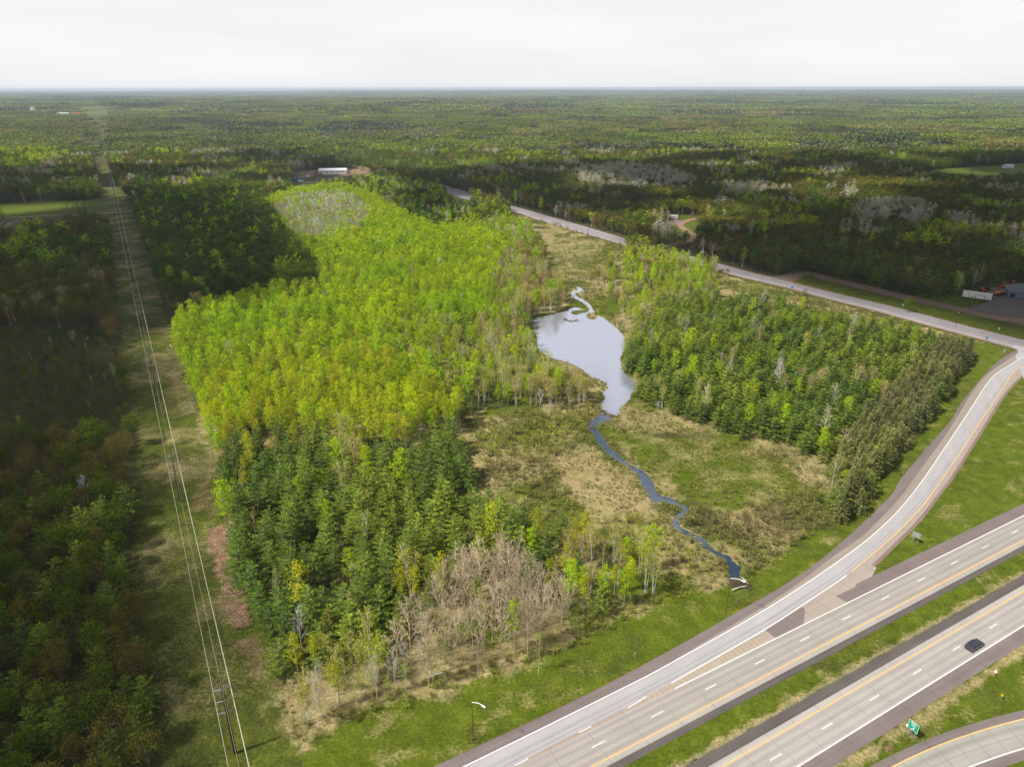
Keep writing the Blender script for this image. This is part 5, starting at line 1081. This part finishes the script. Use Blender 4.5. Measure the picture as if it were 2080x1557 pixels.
def machine(px, az, mt, label, s_=1.0):
    x, y = G(*px); e = empty('tractor', (x, y, 0), az, label, 'tractor', None, s_)
    mb = MB(); mb.box((0.7, 0, 1.05), (1.9, .8, .7)); mb.box((1.75, 0, .95), (.3, .7, .5)); mb.obj('hood', mt, e)
    mb = MB()
    for a_ in (-.95, .15):
        for b_ in (-.55, .55): mb.box((a_, b_, 1.75), (.09, .09, 1.3))
    mb.box((-.4, 0, 2.43), (1.4, 1.35, .1)); mb.obj('cab_frame', mt, e)
    mb = MB(); mb.box((-.5, 0, 1.1), (.55, .6, .12)); mb.box((-.8, 0, 1.4), (.1, .6, .6)); mb.obj('seat', M['black'], e)
    for xx, rr in ((-.7, .72), (1.35, .45)):
        for yy in (-1, 1): mb = MB(); mb.tube((xx, yy * .55, rr), (xx, yy * .9, rr), rr, rr, 14); mb.obj('wheel', M['black'], e)
    mb = MB(); mb.tube((1.3, .3, .9), (2.6, .3, .5), .07, .06, 4); mb.tube((1.3, -.3, .9), (2.6, -.3, .5), .07, .06, 4); mb.box((2.75, 0, .45), (.4, 1.7, .6)); mb.obj('bucket', mt, e); return e
for k_, (a_, b_, mt, lb) in enumerate(((1994, 593, M['orange'], 'first orange tractor from the left in the yard behind the white trailer'), (2004, 591, M['black'], 'dark tractor next to the first orange one behind the white trailer'), (2024, 601, M['amber'], 'yellow tractor parked closest to the white trailer end'), (2032, 599, M['orange'], 'orange tractor between two yellow ones near the blue-grey shed'), (2040, 596, M['amber'], 'yellow tractor touching the corner of the blue-grey shed'),
                                    (2036, 584, M['orange'], 'orange tractor left in the far row behind the shed'), (2046, 582, M['red'], 'red tractor in the middle of the far row behind the shed'), (2058, 580, M['orange'], 'orange tractor right in the far row behind the shed'))):
    machine((a_, b_), 0.7 * k_, mt, lb, 1.25)
# ------------------------------------------------------------------ buildings
def house(nm, px, az, L, W_, wallh, roofh, wm, rm, label, wins=4, cat='building', door=True, hip=0.0, z=None):
    x, y = G(*px); z = float(terrain(x, y)) if z is None else z; e = empty(nm, (x, y, z), az, label, cat)
    mb = MB(); mb.box((0, 0, wallh / 2), (L, W_, wallh))
    if not hip: mb.add([(-L / 2, -W_ / 2, wallh), (-L / 2, W_ / 2, wallh), (-L / 2, 0, wallh + roofh), (L / 2, -W_ / 2, wallh), (L / 2, W_ / 2, wallh), (L / 2, 0, wallh + roofh)], [(0, 2, 1), (3, 4, 5)])
    mb.obj('wall', wm, e); o_ = 0.5; t_ = 0.15
    mb = MB(); hx = L / 2 + o_; hy = W_ / 2 + o_; zl = wallh - roofh * o_ / (W_ / 2); rx = hx - hip
    V = [(-hx, -hy, zl), (hx, -hy, zl), (hx, hy, zl), (-hx, hy, zl), (-rx, 0, wallh + roofh), (rx, 0, wallh + roofh)]; V2 = [(a, b, c + t_) for a, b, c in V]
    mb.add(V + V2, [(6, 7, 11, 10), (8, 9, 10, 11), (0, 4, 5, 1), (2, 5, 4, 3), (0, 1, 7, 6), (2, 3, 9, 8), (1, 2, 8, 11, 7) if not hip else (7, 8, 11), (3, 0, 6, 10, 9) if not hip else (9, 6, 10), (1, 2, 8, 7), (3, 0, 6, 9)]); mb.obj('roof', rm, e)
    for k in range(wins):
        xx = -L / 2 + L * (k + .7) / (wins + .4); mb = MB(); mb.box((xx, -W_ / 2 - .02, wallh * .55), (1.3, .08, 1.2)); w_ = mb.obj('window', M['glass'], e)
        mb = MB(); mb.box((xx, -W_ / 2 - .05, wallh * .55 - .68), (1.5, .12, .1)); mb.obj('sill', M['white'], w_)
    if door: mb = MB(); mb.box((L * .02 - L / 2 + 1.8, -W_ / 2 - .03, min(2.6, wallh * .7) / 2), (2.6 if L > 18 else 1.1, .1, min(2.6, wallh * .7))); mb.obj('door', M['black'] if L > 18 else M['brown_wall'], e)
    return e
house('shed', (2106, 603), -0.42, 34, 15, 4.2, 3.2, M['blue_wall'], M['grey_roof'], 'blue-grey shed with slate roof at the right edge by the parking lot', 0, hip=5.0)
house('warehouse', (677, 353), 0.12, 42, 18, 5.5, 2.6, M['white'], M['metal_roof'], 'long white warehouse with pale metal roof in the far yard', 5)
def truck(px, az, mt, label, nm='truck'):
    x, y = G(*px); e = empty(nm, (x, y, 0), az, label, 'truck'); mb = MB(); mb.box((-1.4, 0, 2.3), (6.4, 2.5, 2.6)); mb.obj('cargo_box', mt, e)
    mb = MB(); mb.box((2.9, 0, 1.6), (1.9, 2.3, 1.9), taper=.85); mb.obj('cab', mt, e); mb = MB(); mb.box((3.85, 0, 2.0), (.1, 1.9, .8)); mb.obj('windscreen', M['glass'], e)
    for xx in (-3.3, -2.2, 2.8):
        for yy in (-1, 1): mb = MB(); mb.tube((xx, yy * .85, .5), (xx, yy * 1.2, .5), .5, .5, 12); mb.obj('wheel', M['black'], e)
truck((601, 366), 2.9, M['blue'], 'blue box truck left in the far yard'); truck((609, 369), 2.8, M['blue'], 'second blue box truck in the far yard, nearer the camera')
truck((612, 371), 0.3, M['white'], 'white box truck in front of the blue trucks in the far yard'); truck((626, 361), 1.2, M['white'], 'white truck between the blue trucks and the warehouse')
house('barn', (124, 246), 0.1, 75, 30, 6, 5, M['white'], M['green_roof'], 'long pale green-roofed barn at the far end of the power line', 4)
house('farmhouse', (133, 241), 0.1, 24, 16, 7, 5, M['white'], M['grey_roof'], 'small building above the pale green barn', 3)
for k_, (a_, b_, L_) in enumerate(((153, 246, 26), (160, 247, 22), (156, 243, 20))): house('shop', (a_, b_), 0.2, L_, 14, 6, 4, M['white'], M['red'], ['left', 'right', 'rear'][k_] + ' white shop with red roof where the power line ends', 3)
house('house', (454, 296), 0.3, 16, 10, 4, 2.5, M['white'], M['metal_roof'], 'white-roofed house hidden in the far dark pines on the left', 2)
house('house', (713, 276), 0.2, 18, 11, 5, 3, M['white'], M['green_roof'], 'left of two pale green-roofed houses in the far woods', 2)
house('house', (738, 277), 0.2, 16, 10, 5, 3, M['white'], M['green_roof'], 'right of two pale green-roofed houses in the far woods', 2)
house('house', (1096, 230), 0.1, 60, 24, 8, 5, M['brown_wall'], M['red'], 'reddish long building in the far centre woods', 3)
house('house', (420, 238), 0.1, 70, 26, 8, 5, M['brown_wall'], M['brown_wall'], 'brown building at the far sandy clearing on the left', 3)
house('house', (1318, 249), 0.1, 34, 15, 5, 3, M['white'], M['white'], 'white building left of the far green field', 3)
house('house', (1440, 265), 0.2, 26, 12, 5, 4, M['white'], M['metal_roof'], 'white farmhouse right of the far green field', 3)
house('house', (1406, 264), 0.2, 18, 10, 5, 3, M['white'], M['metal_roof'], 'small white house left of the far farmhouse', 2)
house('house', (775, 222), 0.1, 70, 20, 6, 4, M['white'], M['white'], 'thin white building far beyond the central woods', 2)
house('house', (590, 207), 0.1, 60, 26, 10, 6, M['white'], M['white'], 'white speck of a house almost at the left horizon', 2)
house('shed', (2046, 345), 0.2, 14, 9, 4, 2, M['white'], M['green_roof'], 'small pale shed on the right-hand meadow', 2)
x, y = G(72, 244); e = empty('silo', (x, y, float(terrain(x, y))), 0, 'pale brown tower left of the green-roofed barn', 'tower'); mb = MB(); mb.box((0, 0, 16), (14, 14, 32)); mb.obj('wall', M['cream'], e); mb = MB(); mb.box((0, 0, 33), (16, 16, 2.5), taper=.6); mb.obj('roof', M['brown_wall'], e)
x, y = G(1448, 268); e = empty('silo', (x, y, 0), 0, 'dark silo beside the far white farmhouse', 'silo'); mb = MB(); mb.tube((0, 0, 0), (0, 0, 20), 4, 4, 12); mb.obj('wall', M['steel'], e); mb = MB(); mb.tube((0, 0, 20), (0, 0, 23), 4.1, 0.4, 12); mb.obj('roof', M['grey_roof'], e)

# ------------------------------------------------------------------ beaver dams, driftwood, logs and chips
def stick_pile(nm, pts, wd, n, label, cat, white=False, hz=0.5):
    L = resample(GL(pts), 30)[0]; rr = rg(len(label)); mb = MB()
    for k in range(n):
        p = L[rr.integers(30)] + rr.normal(size=2) * wd; a = rr.uniform(0, 6.28); q = rr.uniform(0.6, 1.9); z = rr.uniform(0.05, hz)
        mb.tube((p[0], p[1], z), (p[0] + math.cos(a) * q, p[1] + math.sin(a) * q, z + rr.uniform(-.15, .35)), 0.07, 0.035, 4)
    for k in range(28):
        a, b = L[k], L[k + 1]; mb.tube((a[0], a[1], -0.1), (b[0], b[1], -0.1), 0.45, 0.45, 6)
    o = mb.obj(nm, M['mud']); return tag(o, label, cat)
stick_pile('beaver_dam', [(1222, 834), (1232, 841), (1243, 845), (1254, 846.5)], 0.35, 90, 'dark stick dam across the lower end of the pond', 'dam')
stick_pile('beaver_dam', [(1192, 867), (1200, 868.5), (1210, 870.5)], 0.3, 50, 'small stick dam across the stream just below the pond', 'dam')
stick_pile('driftwood_pile', [(1487, 1186), (1497, 1190), (1508, 1191), (1515, 1186)], 1.0, 160, 'pile of grey driftwood and brush where the stream ends', 'brush pile', hz=1.0)
stick_pile('reed_mound', [(1146, 647), (1153, 652), (1163, 653), (1172, 651)], 0.7, 60, 'tan reed and stick mound in the upper part of the pond', 'reed mound', hz=0.6)
def log(a, b, rad, label, z=0.25, mt=None):
    p, q = G(*a), G(*b); mb = MB(); m_ = ((p[0] + q[0]) / 2, (p[1] + q[1]) / 2 + 0.15, z + .1); mb.path([(p[0], p[1], z), m_, (q[0], q[1], z)], [rad, rad * .85, rad * .5], 6)
    tag(mb.obj('fallen_log', mt or M['bark_white']), label, 'log')
log((1486, 1201), (1517, 1193), 0.16, 'long bleached log along the bottom of the driftwood pile', .6); log((1507, 1179), (1519, 1190), 0.14, 'short bleached log on the right side of the driftwood pile', .9)
log((868, 1380), (905, 1367), 0.13, 'fallen white birch trunk leaning at the foot of the leafless thicket', .6); log((462, 1073), (470, 1086), 0.16, 'grey log at the top of the reddish wood chips'); log((472, 1112), (476, 1126), 0.2, 'dark log on the right edge of the reddish wood chips', mt=M['bark_brown'])
log((500, 1218), (508, 1226), 0.13, 'pale log on the lower reddish wood chips'); log((441, 1136), (452, 1149), 0.12, 'yellowish stick left of the reddish wood chips', mt=M['wood']); log((428, 975), (431, 962), 0.13, 'pale log beside the conifer corner in the corridor', mt=M['wood'])
log((345, 700), (350, 708), 0.12, 'small pale log on the right side of the corridor'); log((275, 872), (300, 862), 0.13, 'pale branch lying at the left edge of the corridor', mt=M['wood']); log((1378, 806), (1400, 812), 0.14, 'white fallen trunk right of the pond outlet')
cc = bpy.data.collections.new("forms_chip"); mb = MB(); rr = rg(77)
for k in range(14): a = rr.uniform(0, 6.28); mb.box((rr.normal() * .5, rr.normal() * .5, .04), (rr.uniform(.15, .5), .08, .05), a)
cc.objects.link(bpy.data.objects.new("chip_form", mb.mesh("chip_form", [simple('fresh_wood_chips', (0.62, 0.42, 0.27), .9, var=.3)])))
def chips(nm, poly, n, label):
    g_ = np.array(GL(poly)); q = rg(n); x = q.uniform(g_[:, 0].min(), g_[:, 0].max(), n * 4); y = q.uniform(g_[:, 1].min(), g_[:, 1].max(), n * 4); ok = inpoly(x, y, [tuple(p) for p in g_]) & (fbm(x, y, 3, 4) > .45); x, y = x[ok][:n], y[ok][:n]; m_ = len(x)
    stuff(nm, label, 'wood chips', np.stack([x, y, np.full(m_, .03)], 1), np.stack([np.zeros(m_), np.zeros(m_), q.uniform(0, 6, m_)], 1), np.full((m_, 3), .9), np.zeros(m_, int), cc)
chips('wood_chips', [(425, 1078), (455, 1064), (480, 1092), (488, 1180), (514, 1250), (500, 1282), (462, 1262), (450, 1200), (420, 1110)], 260, 'reddish wood chips and splinters along the corridor edge')
chips('wood_chip_scatter', [(335, 690), (350, 690), (354, 715), (342, 720)], 22, 'small scatter of pale chips beside the lime-green stand')
chips('marsh_deadfall', [(1110, 900), (1190, 900), (1300, 1010), (1290, 1040), (1150, 1000)], 200, 'pale dead stalks lying over the dry marsh left of the stream')

# ------------------------------------------------------------------ cloud and haze
LIT = [(335, 640), (640, 596), (628, 520), (570, 470), (530, 388), (600, 372), (700, 366), (770, 380), (830, 425), (900, 445), (960, 420), (900, 378), (1000, 398), (1060, 412), (1270, 470), (1460, 522), (1600, 556), (1760, 594), (1960, 642), (2300, 712), (3200, 900), (3400, 3400), (700, 3400), (600, 1640), (530, 1440), (470, 1330), (425, 1130), (395, 900), (352, 760)]  # land left in sun; the gap in the added deck follows it
def added_shade_cloud():  # unseen deck added overhead to shade the land around the property
    zb, th, st = 400.0, 14.0, 13.0; a = np.arange(-1500, 1500, st); b = np.arange(-1000, 1330, st); xx, yy = np.meshgrid(a, b); ny_, nx_ = xx.shape
    # a cell belongs to the cloud if its shadow does not fall on the bright land
    cxm, cym = xx + st / 2, yy + st / 2; sh = (zb - 8) / math.tan(SUN_EL); gxx = cxm - math.sin(SUN_AZ) * sh; gyy = cym - math.cos(SUN_AZ) * sh
    jx = (fbm(gxx, gyy, 35, 2) - .5) * 16; jy = (fbm(gxx, gyy, 35, 3) - .5) * 16
    tk = 24 / math.tan(SUN_EL); keep = ~((gyy < 100) & (gxx > 5))
    for dk in (0, 1):
        u, v = PX(gxx + jx - dk * tk * math.sin(SUN_AZ), gyy + jy - dk * tk * math.cos(SUN_AZ), 8); keep &= ~(inpoly(u, v, LIT) & (gyy + jy > 30))
    keep &= gyy < 1230 + (fbm(gxx, gyy, 260, 16) - .5) * 900; holes = fbm(gxx, gyy, 120, 15); keep &= ~((gyy > 470) & (gxx > 60) & (holes > 0.60)) & ~((gyy > 560) & (holes > 0.66)); keep &= ~((u > 230) & (u < 560) & (v > 640) & (fbm(gxx, gyy, 26, 33) > 0.44) & (gyy > 30))
    jm = (fbm(xx, yy, 60, 7)) * 7; V = np.concatenate([np.stack([xx.ravel(), yy.ravel(), (zb + jm).ravel()], 1), np.stack([xx.ravel(), yy.ravel(), (zb + th + fbm(xx, yy, 90, 9) * 20).ravel()], 1)])
    N = nx_ * ny_; idx_ = np.arange(N).reshape(ny_, nx_); f = []; K = keep[:-1, :-1]; Kp = np.pad(K, 1)
    for i in range(K.shape[0]):
        for j in range(K.shape[1]):
            if not K[i, j]: continue
            q = (idx_[i, j], idx_[i, j + 1], idx_[i + 1, j + 1], idx_[i + 1, j]); f.append(q[::-1]); f.append(tuple(t + N for t in q))
            for (di, dj, e0, e1) in ((-1, 0, 0, 1), (0, 1, 1, 2), (1, 0, 2, 3), (0, -1, 3, 0)):
                if not Kp[i + 1 + di, j + 1 + dj]: f.append((q[e0], q[e1], q[e1] + N, q[e0] + N))
    me = bpy.data.meshes.new("added_shade_cloud"); me.from_pydata(V.tolist(), [], [tuple(int(t) for t in q) for q in f]); me.materials.append(simple('added_shade_grey', (0.55, 0.56, 0.58), 1.0, var=.1, scale=.02, spec=0)); me.update()
    o = bpy.data.objects.new("added_shade_cloud", me); SC.collection.objects.link(o); tag(o, kind='structure')
added_shade_cloud()
def haze():
    mb = MB(); zt, zb_ = 127.0, -2.0; mb.box((0, 16500, (zt + zb_) / 2), (66000, 37000, zt - zb_)); m = bpy.data.materials.new('haze_air'); m.use_nodes = True; n = m.node_tree.nodes; n.remove(n["Principled BSDF"])
    pv = n.new("ShaderNodeVolumePrincipled"); pv.inputs['Color'].default_value = (0.74, 0.86, 1.0, 1); pv.inputs['Density'].default_value = 0.000062; pv.inputs['Anisotropy'].default_value = 0.2
    m.node_tree.links.new(pv.outputs[0], n["Material Output"].inputs['Volume']); m.cycles.homogeneous_volume = True if hasattr(m.cycles, 'homogeneous_volume') else False
    o = mb.obj('haze', m); tag(o, 'thin pale blue haze over the whole landscape', 'haze', kind='stuff')
haze()
